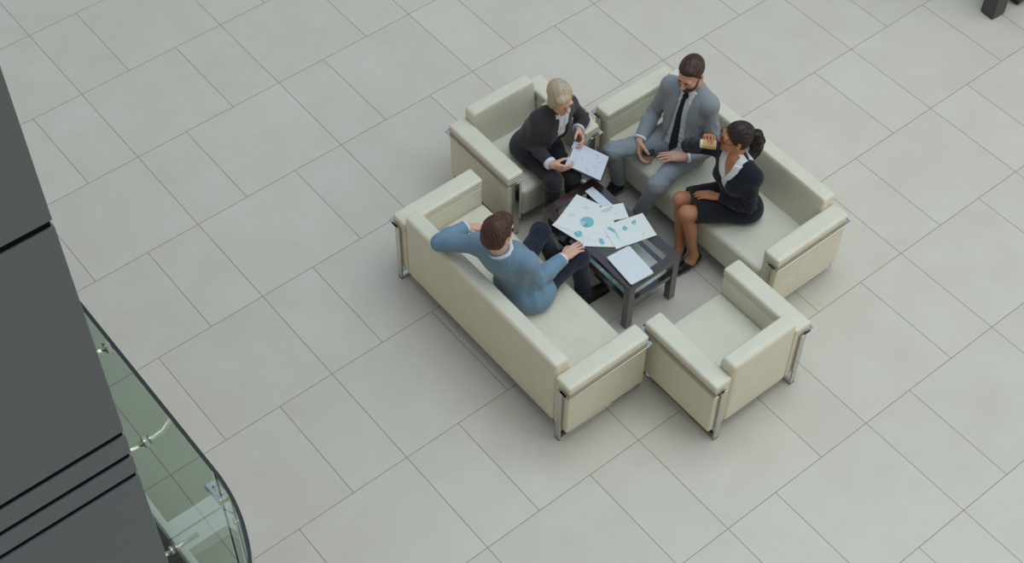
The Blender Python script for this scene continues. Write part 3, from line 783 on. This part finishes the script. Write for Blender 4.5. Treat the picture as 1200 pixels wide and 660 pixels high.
hd_ = unit((.10, -.25, 1.0)); hr = hand(CUPM+e2*.050-hd_*.058+AX*.008, hd_, -e2, -AX, [(.75, .95, .5), (.80, .95, .5), (.85, .95, .5), (.9, .95, .5)], .90, (.55, .35, .75), (.35, .4))
p.J['wR'] = CUPM+e2*.050-hd_*.058+AX*.008
hl = hand(p.J['wL'], (-.62, .78, -.06), (0, -.05, -1), np.cross((0, -.05, -1), (-.62, .78, -.06)), [(.15, .2, .15)]*4, .90, (.75, .5, .1), spread=.05)
sculpt('body', base_body(p, (hr, hl)), .004, skin_c, t, org)
face_parts(F, s, t, org, hair_dark, lip_a, False)
vw = lap([(.10, .09), (.02, .075), (.0, .055), (-.06, .040), (-.235, .0), (-.24, -.02), (-.7, -.02)])
jk = sculpt('cardigan', jacket_node(p, .016, -.03, vw, (.97, .97), y0=-.035, arm_g=.010, seedv=31, amp=.002), .0055, navy_knit, t, org)
sh = sculpt('shirt', Cut(p.torso(.008), lambda P: (.05-p.PF.loc(P)[:, 2]).astype(np.float32), lambda P: np.minimum(np.minimum(lap([(.1, .045), (0, .035), (-.09, .0), (-.1, -.02)])(p.T.loc(P)[:, 2])-np.abs(p.T.loc(P)[:, 0]), p.T.loc(P)[:, 1]), 1).astype(np.float32)), .005, shirt_w, t, org)
def wcol(P):
    x, y, z = p.T.loc(P).T; ax = np.abs(x); v = np.interp(z, [-.12, -.09, .0, .1], [-.0, .004, .040, .050]); tipx = v+np.interp(z, [-.10, -.06, .05], [.002, .034, .040])
    return np.maximum(np.maximum(np.where(y > -.01, v-ax, -1), np.where(y > -.01, ax-tipx-.006, ax-.078)), np.maximum(z-.046, np.where(y > -.01, -.085, .006)-z)).astype(np.float32)
sculpt('shirt_collar', Cut(Off(Un(.03, p.torso(.016), p.neck(.010)), .006), wcol, k=.003), .0035, shirt_w, sh, org)
# skirt: one tube of cloth over both thighs, hem above the knees
hp, kL, kR = p.J['pel'], p.J['kL'], p.J['kR']; km = (kL+kR)/2; kd = unit(km-hp)
sk = Un(.05, Cut(ell(hp+p.PF.u*.01, (.172, .128, .14), p.PF.M), lambda P: (p.PF.loc(P)[:, 2]-.12).astype(np.float32)), *[Un(.03, cap(p.J['h'+q]-p.PF.f*.02, p.J['k'+q], .094, .074)) for q in 'LR'], cap(hp+kd*.06, km-kd*.02, .10, .072))
sk = Disp(sk, addf(folds(hp+kd*.2, kd, .2, .07, .003, 3), fnoise(8, 24, .0015)))
sculpt('skirt', Cut(sk, lambda P: ((P-hp.astype(np.float32))@kd.astype(np.float32)-np.linalg.norm(km-hp)+.055).astype(np.float32), k=.006), .0055, skirt_m, t, org)
for s_ in 'RL':                                            # court shoes with stiletto heels
    a, tt = p.J['a'+s_], p.J['t'+s_]; d = unit(np.array([*(tt-a)[:2], 0])); 
    heel = a-d*.032+np.array([0, 0, -.045]); 
    up = Un(.025, cap(heel+np.array([0, 0, .005]), a*.55+tt*.45+np.array([0, 0, -.028]), .034, .036), cap(a*.55+tt*.45+np.array([0, 0, -.028]), tt+np.array([0, 0, .002]), .036, .027), cap(tt, tt+d*.03-np.array([0, 0, .010]), .026, .012))
    inn = cap(a+np.array([0, 0, .050])-d*.02, a*.60+tt*.40+np.array([0, 0, .030]), .042, .034)
    sho = sculpt('high_heel', Cut(Sub(up, inn, .006), lambda P: (.004-P[:, 2]).astype(np.float32), k=.002), .0035, shoe_black, t, org)
    hb = heel-d*.012; bm = bmesh.new(); hp2 = np.array([hb[0], hb[1], 0])
    tube(bm, [hp2-np.array(org), hp2*.6+hb*.4-np.array(org), hb-np.array(org)], [.0055, .007, .017], 12)
    obj('stiletto', bm, shoe_black, sho, True)
hn = Un(.02, ell(F(0, -.020*s, .040*s), (.083*s, .101*s, .094*s), F.M), ell(F(0, -.02*s, -.02*s), (.080*s, .080*s, .050*s), F.M))
cap_h = Cut(Disp(hn, strands(F, s, 30, .0022)), hair_cut(F, s, [(.2, .12), (.082, .105), (.06, .080), (.03, .052), (0, .022), (-.02, -.005), (-.045, -.02), (-.08, -.03)], (-.065, -.03)), k=.006)
pt = curve_cap([F(0, -.095*s, .052*s), F(.0, -.130*s, .036*s), F(-.005, -.152*s, -.020*s), F(-.010, -.155*s, -.09*s), F(-.008, -.140*s, -.175*s), F(-.012, -.13*s, -.225*s)], [.026, .034, .038, .036, .030, .010], .02)
def curls(P):
    x, y, z = F.loc(P).T; return (.006*np.sin(z*95+4*np.sin(x*70)+x*60)+.004*np.sin(x*170+z*60+y*90)).astype(np.float32)
hr_o = sculpt('hair', cap_h, .0035, hair_dark, t, org)
sculpt('ponytail', Disp(pt, curls), .004, hair_dark, hr_o, org)
bm = bmesh.new()                                            # spectacles
for sx in (-1, 1):
    ring = [F((sx*.032+.024*math.cos(a))*s, (.108-.010*abs(math.cos(a)+sx*0)*(.5 if math.cos(a)*sx < 0 else 1))*s, (.004+.019*math.sin(a))*s)-np.array(org) for a in np.linspace(0, 2*PI, 21)]
    tube(bm, ring, .0022, 6, False)
    tube(bm, [F(sx*.055*s, .097*s, .010*s)-np.array(org), F(sx*.080*s, .070*s, .012*s)-np.array(org), F(sx*.085*s, .0, .012*s)-np.array(org)], .0022, 6)
tube(bm, [F(-.009*s, .1085*s, .008*s)-np.array(org), F(.009*s, .1085*s, .008*s)-np.array(org)], .0022, 6)
obj('eyeglasses', bm, black, t, True)
W_CUP = (CUPM-AX*.045, AX)

# ---- man in the blue blazer ----------------------------------------------
J = dict(pel=(1.200, -5.275, .450), hR=(1.180, -5.362, .45), hL=(1.165, -5.195, .45), kR=(1.592, -5.345, .500), kL=(1.530, -5.030, .490),
         aR=(1.628, -5.362, .10), aL=(1.672, -5.000, .10), tR=(1.815, -5.375, .03), tL=(1.85, -4.99, .03), nk=(1.020, -5.250, .900), sR=(1.100, -5.402, .872), sL=(.968, -5.088, .850),
         eR=(1.200, -5.385, .605), eL=(.838, -4.868, .752), wR=(1.450, -5.350, .596), wL=(1.066, -4.850, .720), hd=(.995, -5.250, 1.085))
p, t, org = person('man in a blue blazer resting his arm along the sofa back', J, True, (.94, .20, -.10))
hr = hand(p.J['wR'], (.98, .10, -.02), (0, 0, -1), np.cross((.98, .10, -.02), (0, 0, -1)), [(.15, .2, .15), (.15, .25, .15), (.18, .25, .15), (.2, .25, .15)], 1., (.7, .55, .15))
dl = (.75, -.62, -.10); nl = (-.15, -.25, -1)
hl = hand(p.J['wL'], dl, nl, np.cross(nl, dl), [(.25, .35, .25), (.3, .35, .25), (.35, .4, .25), (.4, .4, .3)], 1., (.7, .5, .3))
sculpt('body', base_body(p, (hr, hl)), .004, skin_b, t, org)
face_parts(p.H, p.hs, t, org, hair_choc, lip_a)
vw = lap([(.10, .045), (0, .05), (-.15, .05), (-.45, .08), (-.6, .10)])
jk = sculpt('blazer', jacket_node(p, .020, -.095, vw, (.93, .93), y0=.02, flare=.012, arm_g=.016, seedv=41, amp=.0068), .0055, blue_blazer, t, org)
sculpt('lapel', lapel_node(p, .020, vw, lw, (-.42, .02), .02), .004, blue_blazer, jk, org)
def jc(P):
    x, y, z = p.T.loc(P).T; return np.maximum(np.maximum(.004-z, z-.044), np.maximum(y-.06, np.abs(x)-.10)).astype(np.float32)
sculpt('jacket_collar', Cut(Off(Un(.03, p.torso(.018), p.neck(.016)), .008), jc, k=.006), .004, blue_blazer, jk, org)
sh = sculpt('shirt', Cut(p.torso(.008), lambda P: (.045-p.PF.loc(P)[:, 2]).astype(np.float32)), .006, shirt_w, t, org)
sculpt('shirt_collar', collar_node(p, .008, top=.056), .0035, shirt_w, sh, org)
cuff(p, 'R', .041, t, org, shirt_w, .90, .985); cuff(p, 'L', .040, t, org, shirt_w, .90, .985)
sculpt('trousers', trousers_node(p, seedv=51), .0055, navy_trs, t, org)
for s_ in 'RL': shoe(p, s_, t, org, shoe_black, sole_dark)
F, s = p.H, p.hs
hn = Un(.02, ell(F(0, -.020, .042), (.087, .105, .096), F.M), ell(F(0, -.045, -.01), (.080, .070, .07), F.M), ell(F(0, .05, .085), (.060, .05, .04), F.M))
sculpt('hair', Cut(Disp(hn, addf(strands(F, s, 19, .0018, 'whorl', 3), strands(F, s, 24, .0018, 'back', 5), fnoise(14, 60, .0015))), hair_cut(F, s, [(.2, .12), (.085, .118), (.066, .085), (.05, .055), (.03, .045), (-.005, .028), (-.03, -.012), (-.08, -.02)], (-.082, -.03)), k=.007), .0035, hair_choc, t, org)

# ---- blonde woman with the clipboard -------------------------------------
J = dict(pel=(2.015, -4.375, .450), hR=(1.945, -4.372, .45), hL=(2.088, -4.390, .45), kR=(1.881, -4.743, .475), kL=(2.027, -4.765, .475),
         aR=(1.895, -4.712, .100), aL=(2.066, -4.745, .100), tR=(1.885, -4.89, .03), tL=(2.06, -4.92, .03), nk=(2.070, -4.535, .868), sR=(1.936, -4.502, .846), sL=(2.218, -4.482, .805),
         eR=(1.925, -4.462, .585), eL=(2.315, -4.520, .625), wR=(1.902, -4.690, .585), wL=(2.218, -4.585, .628), hd=(2.045, -4.580, 1.040))
p, t, org = person('blonde woman in a charcoal suit holding out a clipboard', J, False, (-.10, -.92, -.27), (0, -.2, 1))
dr, nr = (.60, -.78, -.12), (.80, .58, .12); dL, nL = (-.30, -.93, -.12), (-.92, .32, -.05)
hr = hand(p.J['wR'], dr, nr, np.cross(dr, nr), [(.35, .7, .5), (.4, .7, .5), (.45, .7, .5), (.5, .7, .5)], .90, (.75, .35, .6), (.2, .3))
hl = hand(p.J['wL'], dL, nL, np.cross(nL, dL), [(.35, .7, .5), (.4, .7, .5), (.45, .7, .5), (.5, .7, .5)], .90, (.75, .35, .6), (.2, .3))
sculpt('body', base_body(p, (hr, hl)), .004, skin_b, t, org)
face_parts(p.H, p.hs, t, org, mat('blonde_brow', srgb(140, 112, 84), .6), lip_b, False, (0, .9, -.35), 1.)
vw = lap([(.10, .05), (0, .048), (-.08, .046), (-.20, .035), (-.34, .004), (-.38, .02), (-.6, .09)])
lw = lap([(.05, .02), (-.02, .040), (-.10, .056), (-.16, .052), (-.28, .02), (-.34, .0)])
jk = sculpt('jacket', jacket_node(p, .012, -.075, vw, (.88, .88), flare=.0, arm_g=.009, seedv=61, waist=(.162, .112, .22)), .0055, suit_dark, t, org)
sculpt('lapel', lapel_node(p, .012, vw, lw, (-.34, .02)), .004, suit_dark, jk, org)
sh = sculpt('blouse', Cut(Disp(Un(.02, p.torso(.004)), fnoise(6, 40, .001)), lambda P: (.045-p.PF.loc(P)[:, 2]).astype(np.float32)), .005, shirt_w, t, org)
def ring(P):
    x, y, z = p.T.loc(P).T; return np.maximum(np.maximum(z-.058+.35*np.maximum(y, 0), -.020-z-np.maximum(y, 0)*.4), np.where(y > 0, .003-np.abs(x), -1)).astype(np.float32)
sculpt('shirt_collar', Cut(Off(Un(.03, p.torso(.006), p.neck(.013)), .006), ring, lambda P: (np.abs(p.T.loc(P)[:, 0])-.066).astype(np.float32), k=.003), .0035, shirt_w, sh, org)
def plk(P):
    x, y, z = p.T.loc(P).T; return np.maximum(np.maximum(np.abs(x-.002)-.013, z+.02), np.maximum(-.32-z, .02-y)).astype(np.float32)
sculpt('placket', Cut(Off(p.torso(.004), .003), plk, k=.002), .0035, shirt_w, sh, org)
cuff(p, 'R', .042, t, org, shirt_w, .86, .985); cuff(p, 'L', .042, t, org, shirt_w, .86, .985)
sculpt('trousers', trousers_node(p, seedv=71), .0055, charcoal_trs, t, org)
for s_ in 'RL': shoe(p, s_, t, org, shoe_black, sole_dark)
F, s = p.H, p.hs
hn = Un(.02, ell(F(0, -.020*s, .040*s), (.0815*s, .101*s, .090*s), F.M), ell(F(.056*s, .005*s, -.005*s), (.032*s, .050*s, .070*s), F.M), ell(F(-.056*s, .005*s, -.005*s), (.032*s, .050*s, .070*s), F.M), ell(F(-.028*s, .058*s, .078*s), (.052*s, .034*s, .026*s), F.M))
def sweep(P):
    x, y, z = F.loc(P).T/s; a = np.arctan2(x-.02+.15*y, z+.03); return (.0008*np.sin(a*23+2*np.sin(y*26))+.0007*np.sin(a*51+y*20+3*z)).astype(np.float32)
hc0 = hair_cut(F, s, [(.2, .14), (.095, .120), (.078, .092), (.055, .064), (.02, .048), (-.03, .035), (-.08, .02)], (-.075, -.05)); fu, fl = F.u.astype(np.float32), F.l.astype(np.float32)
hcut = lambda P: hc0(P-fu*(.30*((P-F.o.astype(np.float32))@fl)-.004)[:, None])      # parted on one side: the fringe falls across the brow
part = lambda P: (lambda q: (.0045*np.exp(-((q[0]/s-.030)/.006)**2)*(q[2] > .05)*(q[1] > -.06)).astype(np.float32))(F.loc(P).T)
sculpt('hair', Cut(Disp(hn, addf(sweep, part)), hcut, k=.007), .0035, hair_blond, t, org)
CLIP = [(2.146, -4.635, .609), (2.287, -4.836, .526), (2.109, -4.953, .508), (1.968, -4.752, .591)]

# ================================================================ things on and around the table
def axes_world(o, x, y, z, M): o.matrix_world = Matrix(((x[0], y[0], z[0], M[0]), (x[1], y[1], z[1], M[1]), (x[2], y[2], z[2], M[2]), (0, 0, 0, 1)))
def sheet(label, A, B, C_, z, marks=None, group='loose chart sheets on the coffee table', mats=None, name='paper'):
    """sheet with long edge A->B and its other edge through C_; marks get a table-to-sheet transform"""
    A, B, C_ = Vector(A), Vector(B), Vector(C_); L_ = (B-A).length; x = (B-A).normalized(); y = Vector((-x.y, x.x)); Wd = (C_-A).dot(y)
    if Wd < 0: A, B = B, A; x = -x; y = -y; Wd = -Wd
    c = (A+B)/2+y*Wd/2
    T = lambda px_, py_: ((Vector((px_, py_))-c).dot(x), (Vector((px_, py_))-c).dot(y))
    return paper(name, label, c, math.atan2(x.y, x.x), L_, Wd, z, (lambda bm, zz: marks(bm, zz, T)) if marks else None, group, mats)
GZ = TZ+.0008
def wq(bm, T, pts, z, mi): quad(bm, [T(*p) for p in pts], z, mi)
def wtext(bm, T, p, d, n, w, step, z, mi=4, h=.0022):      # rows of small print starting at p, running along d
    d = Vector(d).normalized(); e_ = Vector((d.y, -d.x))
    for i in range(n):
        a = Vector(p)+e_*step*i; ww = w*(.65+.35*random.random()); q = [a, a+d*ww, a+d*ww+e_*h, a+e_*h]; wq(bm, T, [tuple(v) for v in q], z, mi)
def wpie(bm, T, c, r, z, k=0., ry=None, big=.7):
    disc(bm, T(*c), r, ry or r, k, 0, 2*PI*big, z, 1); disc(bm, T(*c), r, ry or r, k, 2*PI*big, 2*PI*(big+.16), z, 2); disc(bm, T(*c), r, ry or r, k, 2*PI*(big+.16), 2*PI, z, 3)
def mk_big(bm, z, T):
    wpie(bm, T, (1.850, -5.120), .046, z, 2.2); wpie(bm, T, (1.742, -5.160), .026, z, .8); wtext(bm, T, (1.80, -4.99), (.9, -.35), 3, .05, .012, z)
def mk_b(bm, z, T):
    wpie(bm, T, (1.818, -5.304), .028, z, .4, .017); wq(bm, T, [(1.858, -5.245), (1.875, -5.232), (1.870, -5.226), (1.852, -5.236)], z, 5); wq(bm, T, [(1.872, -5.232), (1.902, -5.219), (1.898, -5.212), (1.870, -5.226)], z, 4)
    wtext(bm, T, (1.86, -5.30), (.65, .76), 3, .04, .010, z)
def mk_r(bm, z, T):
    wq(bm, T, [(1.914, -5.243), (1.939, -5.241), (1.950, -5.285), (1.928, -5.300)], z, 1); wq(bm, T, [(1.928, -5.300), (1.950, -5.285), (1.944, -5.312), (1.910, -5.392)], z, 2)
    disc(bm, T(2.006, -5.317), .019, .017, .3, .5, 2*PI, z, 1); wq(bm, T, [(2.008, -5.312), (2.018, -5.310), (2.022, -5.295), (2.006, -5.300)], z+.0003, 3)
    disc(bm, T(2.090, -5.312), .020, .013, .6, 0, 2*PI, z, 1); disc(bm, T(2.083, -5.326), .012, .008, 0, 0, 2*PI, z+.0002, 2)
    wtext(bm, T, (2.06, -5.42), (.97, -.2), 2, .03, .010, z)
def mk_text(bm, z, T):
    for i in range(8):
        x_, y_ = 1.950+i*.0155, -5.098-i*.002; h_ = .020+.012*((i*5 % 7)/7); wq(bm, T, [(x_, y_), (x_+.006, y_), (x_+.006+.004, y_-h_), (x_+.004, y_-h_)], z, 4)
    wtext(bm, T, (1.96, -5.15), (.97, -.1), 3, .11, .011, z)
def mk_faint(bm, z, T=None):
    disc(bm, (.04, .03), .030, .030, 0, 0, 2*PI, z, 6); disc(bm, (-.05, .02), .024, .024, 0, 0, 2*PI, z, 6)
faint = mat('faint_blue_ink', srgb(200, 213, 215), .7, .2)
PM6 = PM+[faint]
sheet('sheet with faint pale circles at the far edge of the pile', (1.957, -4.890), (1.700, -4.985), (2.03, -5.06), GZ, mk_faint, mats=PM6)
sheet('sheet with a row of grey bars in the middle of the pile', (2.148, -5.140), (1.878, -5.015), (2.225, -5.32), GZ+.0012, mk_text)
sheet('plain white sheet hanging over the table edge by the man in blue', (1.657, -4.995), (1.716, -5.268), (1.86, -5.00), GZ+.0024)
sheet('sheet with one teal ellipse chart nearest the man in blue', (1.851, -5.390), (2.044, -5.166), (1.696, -5.256), GZ+.0036, mk_b)
sheet('sheet with a large and a small teal pie chart', (1.872, -4.925), (1.985, -5.200), (1.675, -5.006), GZ+.0048, mk_big)
sheet('sheet with a teal wedge and two small charts over the right table edge', (2.187, -5.289), (1.902, -5.212), (2.140, -5.490), GZ+.0060, mk_r)
SZ = .2588
shelfg = 'papers and folders on the lower glass shelf'
sheet('narrow bluish sheet at the far right corner of the glass top', (2.085, -4.905), (2.085, -5.125), (2.018, -4.905), GZ-.0004, None, 'loose chart sheets on the coffee table', [paper_blue]+PM[1:])
sheet('white sheet with a teal block on the shelf, near corner by the sofa', (1.750, -5.664), (1.750, -5.368), (1.957, -5.664), SZ, lambda bm, z, T: (wq(bm, T, [(1.752, -5.66), (1.80, -5.66), (1.83, -5.58), (1.752, -5.52)], z, 2), wq(bm, T, [(1.752, -5.50), (1.80, -5.47), (1.79, -5.38), (1.752, -5.39)], z, 2)), shelfg, PM6)
sheet('teal printed sheet on the lower shelf beside the man in blue', (1.750, -5.360), (1.750, -5.064), (1.957, -5.360), SZ, lambda bm, z, T: wq(bm, T, [(1.752, -5.355), (1.83, -5.34), (1.82, -5.08), (1.752, -5.08)], z, 2), shelfg, PM6)
sheet('white sheet on the shelf towards the empty armchair', (1.905, -5.662), (2.092, -5.656), (1.905, -5.540), SZ+.0012, None, shelfg)
sheet('white sheet with a small dark mark on the shelf beside the laptop', (1.962, -5.585), (1.966, -5.300), (2.092, -5.585), SZ+.0024, lambda bm, z, T: (wq(bm, T, [(1.985, -5.46), (1.995, -5.452), (1.999, -5.468), (1.988, -5.475)], z, 5), wtext(bm, T, (2.0, -5.36), (.2, -.97), 3, .07, .012, z)), shelfg, PM6)
def slab(name, label, cat, cx, cy, L_, Wd, h, z, m, rot=0, rc=.008, group=None, parent=None):
    pts = []
    for (sx, sy, a0) in ((1, 1, 0), (-1, 1, PI/2), (-1, -1, PI), (1, -1, 1.5*PI)):
        for k in range(6):
            a = a0+k*PI/10; pts.append((sx*(L_/2-rc)+rc*math.cos(a), sy*(Wd/2-rc)+rc*math.sin(a)))
    bm = bmesh.new(); prism(bm, pts, 0, h)
    bmesh.ops.bevel(bm, geom=[e_ for e_ in bm.edges if abs(e_.verts[0].co.z-e_.verts[1].co.z) < 1e-6], offset=min(.0015, h*.3), segments=2, affect='EDGES')
    o = obj(name, bm, m, parent); o.location = (cx, cy, z); o.rotation_euler = (0, 0, rot)
    if label: tag(o, label, cat, group)
    return o
# laptop, closed
silver = mat('silver_aluminium', srgb(222, 226, 226), .38, .4, .25)
lt = thing('laptop', 'closed silver laptop on the near corner of the table', 'laptop', (1.826, -5.572, TZ-.001), math.radians(-95.5), None)
slab('base', None, None, 0, 0, .268, .180, .009, .003, mat('laptop_grey', srgb(150, 155, 156), .4, .4, .5), 0, .012, parent=lt)
slab('lid', None, None, 0, 0, .268, .180, .006, .0128, silver, 0, .012, parent=lt)
for sx in (-1, 1):
    for sy in (-1, 1): slab('rubber_foot', None, None, sx*.115, sy*.075, .018, .008, .003, 0, black, 0, .003, parent=lt)
bm = bmesh.new(); tube(bm, [(-.11, .083, .0115), (.11, .083, .0115)], .0028, 8); obj('hinge', bm, black, lt, True)
# clipboard
c = [Vector(q) for q in CLIP]; x = (c[1]-c[0]).normalized(); y = (c[0]-c[3]).normalized(); z = x.cross(y).normalized(); y = z.cross(x); cen = sum(c, Vector())/4
cb = thing('clipboard', 'black clipboard with a chart sheet held by the blonde woman', 'clipboard', tuple(cen)); axes_world(cb, x, y, z, cen-z*.004)
slab('board', None, None, 0, 0, .272, .222, .003, 0, black, 0, .006, parent=cb)
bm = bmesh.new(); box(bm, -.136, -.120, -.045, .045, .0025, .009, .002); tube(bm, [(-.128, -.04, .009), (-.128, .04, .009)], .004, 8); obj('clip', bm, steel, cb)
def mk_clip(bm, z):
    for (px_, py_, r_, a0, a1) in ((.045, .062, .020, -1.2, 1.8), (-.06, .055, .012, 1, 4), (.08, .02, .012, 0, 3), (.02, -.07, .008, 0, 6.2), (-.03, .0, .010, 2, 5), (.085, -.055, .012, 3, 5)):
        n = 14
        for k in range(n):
            b0, b1 = a0+(a1-a0)*k/n, a0+(a1-a0)*(k+1)/n
            quad(bm, [(px_+r_*math.cos(b0), py_+r_*math.sin(b0)), (px_+r_*math.cos(b1), py_+r_*math.sin(b1)), (px_+(r_-.003)*math.cos(b1), py_+(r_-.003)*math.sin(b1)), (px_+(r_-.003)*math.cos(b0), py_+(r_-.003)*math.sin(b0))], z, 4)
    textrows(bm, -.09, -.02, 3, .04, .010, z, 4, .0015); textrows(bm, .05, -.01, 3, .04, .010, z, 4, .0015); textrows(bm, -.05, .09, 2, .06, .009, z, 4, .0015)
bm = bmesh.new(); box(bm, -.129, .129, -.104, .104, 0, .0008); mk_clip(bm, .0010)
cp = obj('paper', bm, [mat('clip_sheet', srgb(205, 208, 216), .7, .2)]+PM[1:]); axes_world(cp, x, y, z, cen-z*.0005+x*-.003+y*.003)
tag(cp, 'chart sheet with grey sketches clipped to the black clipboard', 'paper')
# takeaway cups
kraft = mat('kraft_cardboard', srgb(200, 166, 116), .75, .2, noise=.06, nscale=40); cupwhite = mat('white_cup_paper', srgb(228, 222, 208), .6); lid_m = mat('dark_cup_lid', srgb(48, 46, 50), .35)
def cup(label, base, axis, s=1.):
    ax = Vector(axis).normalized(); t = thing('coffee_cup', label, 'cup', tuple(base), 0, 'takeaway coffee cups')
    t.rotation_euler = Vector((0, 0, 1)).rotation_difference(ax).to_euler()
    bm = bmesh.new(); lathe(bm, [(.024*s, .003), (.027*s, 0), (.0285*s, .002), (.0385*s, .098), (.0385*s, .100)], 32); obj('cup_body', bm, cupwhite, t, True, 40)
    bm = bmesh.new(); lathe(bm, [(.0298*s, .012), (.0308*s, .012), (.0398*s, .090), (.0385*s, .090)], 32); obj('sleeve', bm, kraft, t, True, 40)
    bm = bmesh.new(); lathe(bm, [(.0405*s, .096), (.0418*s, .097), (.0415*s, .103), (.0385*s, .106), (.037*s, .113), (.034*s, .114), (.033*s, .110), (.004*s, .1095)], 32); obj('lid', bm, lid_m, t, True, 35)
    return t
cup('takeaway cup with dark lid held on the sofa by the man in grey', MAN_CUP, (0, 0, 1))
cup('takeaway cup raised to the lips of the woman in navy', MOUTH+AX*.121, -AX, .95)

# ---------------------------------------------------------------- balustrade fittings and the white frame and unseen dark panel behind it
white_paint = mat('white_painted_steel', srgb(226, 228, 226), .5)
dark_panel = mat('unseen_dark_grey', srgb(58, 66, 60), .7)
bm = bmesh.new(); box(bm, -4.2, -1.90, -7.9, -2.0, 2.10, 2.20)  # unseen dark panel, added so the glass reflects darkness between the white beams
struct(obj('unseen_panel', bm, dark_panel))
bm = bmesh.new()
box(bm, -1.935, -1.868, -6.42, -2.0, 2.22, 2.30); box(bm, -2.6, -1.868, -6.495, -6.42, 2.22, 2.30); box(bm, -2.6, -1.868, -6.59, -6.505, 2.22, 2.30)
box(bm, -1.937, -1.868, -7.34, -6.59, 2.22, 2.30); box(bm, -2.6, -2.165, -7.34, -6.59, 2.22, 2.30); box(bm, -2.165, -1.937, -7.34, -6.86, 2.22, 2.30)
struct(obj('trim_3', bm, white_paint))
br = lambda pts, r=.011: (lambda bm: (tube(bm, [Vector(q)-Vector(bal.location) for q in pts], r, 12), bm)[1])(bmesh.new())
for nm, pts in (('bracket', [(-1.86, -6.745, 3.43), (-1.93, -6.742, 3.43), (-1.975, -6.735, 3.46), (-2.05, -6.73, 3.54)]), ('bracket', [(-1.86, -6.660, 3.93), (-1.95, -6.655, 3.93)]), ('bracket', [(-1.86, -6.64, 2.46), (-1.98, -6.64, 2.46)])):
    b_ = obj(nm, br(pts), chrome, bal, True)
    bm = bmesh.new(); q = Vector(pts[0])-Vector(bal.location)
    tube(bm, [q-Vector((.004, 0, 0)), q+Vector((.004, 0, 0))], .022, 16); tube(bm, [q+Vector((.0185, 0, 0)), q+Vector((.026, 0, 0))], .018, 16)
    obj('disc', bm, chrome, b_, True, 40)
bm = bmesh.new(); o_ = Vector(bal.location)
box(bm, -1.872, -1.860, -7.375, -7.290, 3.835, 3.865, .003)
for yy in (-7.30, -7.365): tube(bm, [(-1.875, yy, 3.85), (-1.838, yy, 3.85)], .013, 12)
for v in bm.verts: v.co -= o_
obj('joint_clamp', bm, chrome, bal)
bm = bmesh.new(); box(bm, -1.885, -1.815, -7.9, -3.0, GZ0-.09, GZ0)
for v in bm.verts: v.co -= o_
obj('base_channel', bm, darkgap, bal)

# ---------------------------------------------------------------- far right: dark post and cabinet at the frame's corner
post_m = mat('dark_grey_powder_coat', srgb(66, 62, 62), .45)
t = thing('square_post', 'dark grey square post standing on the floor at the top right', 'post', (5.957, -5.200, 0), math.radians(-4))
bm = bmesh.new(); box(bm, -.066, .066, -.064, .064, .012, 2.4, .004); obj('shaft', bm, post_m, t)
bm = bmesh.new(); box(bm, -.060, .060, -.058, .058, 0, .014, .002); obj('base_plate', bm, darkgap, t)
t = thing('cabinet', 'dark low cabinet just right of the square post', 'cabinet', (6.55, -5.045, 0))
bm = bmesh.new(); box(bm, -.40, .40, -.25, .25, .06, .75, .006); obj('body', bm, post_m, t)
bm = bmesh.new(); box(bm, -.37, .37, -.22, .22, 0, .062); obj('plinth', bm, darkgap, t)
bm = bmesh.new(); box(bm, -.42, .42, -.27, .27, .75, .775, .004); obj('top', bm, post_m, t)
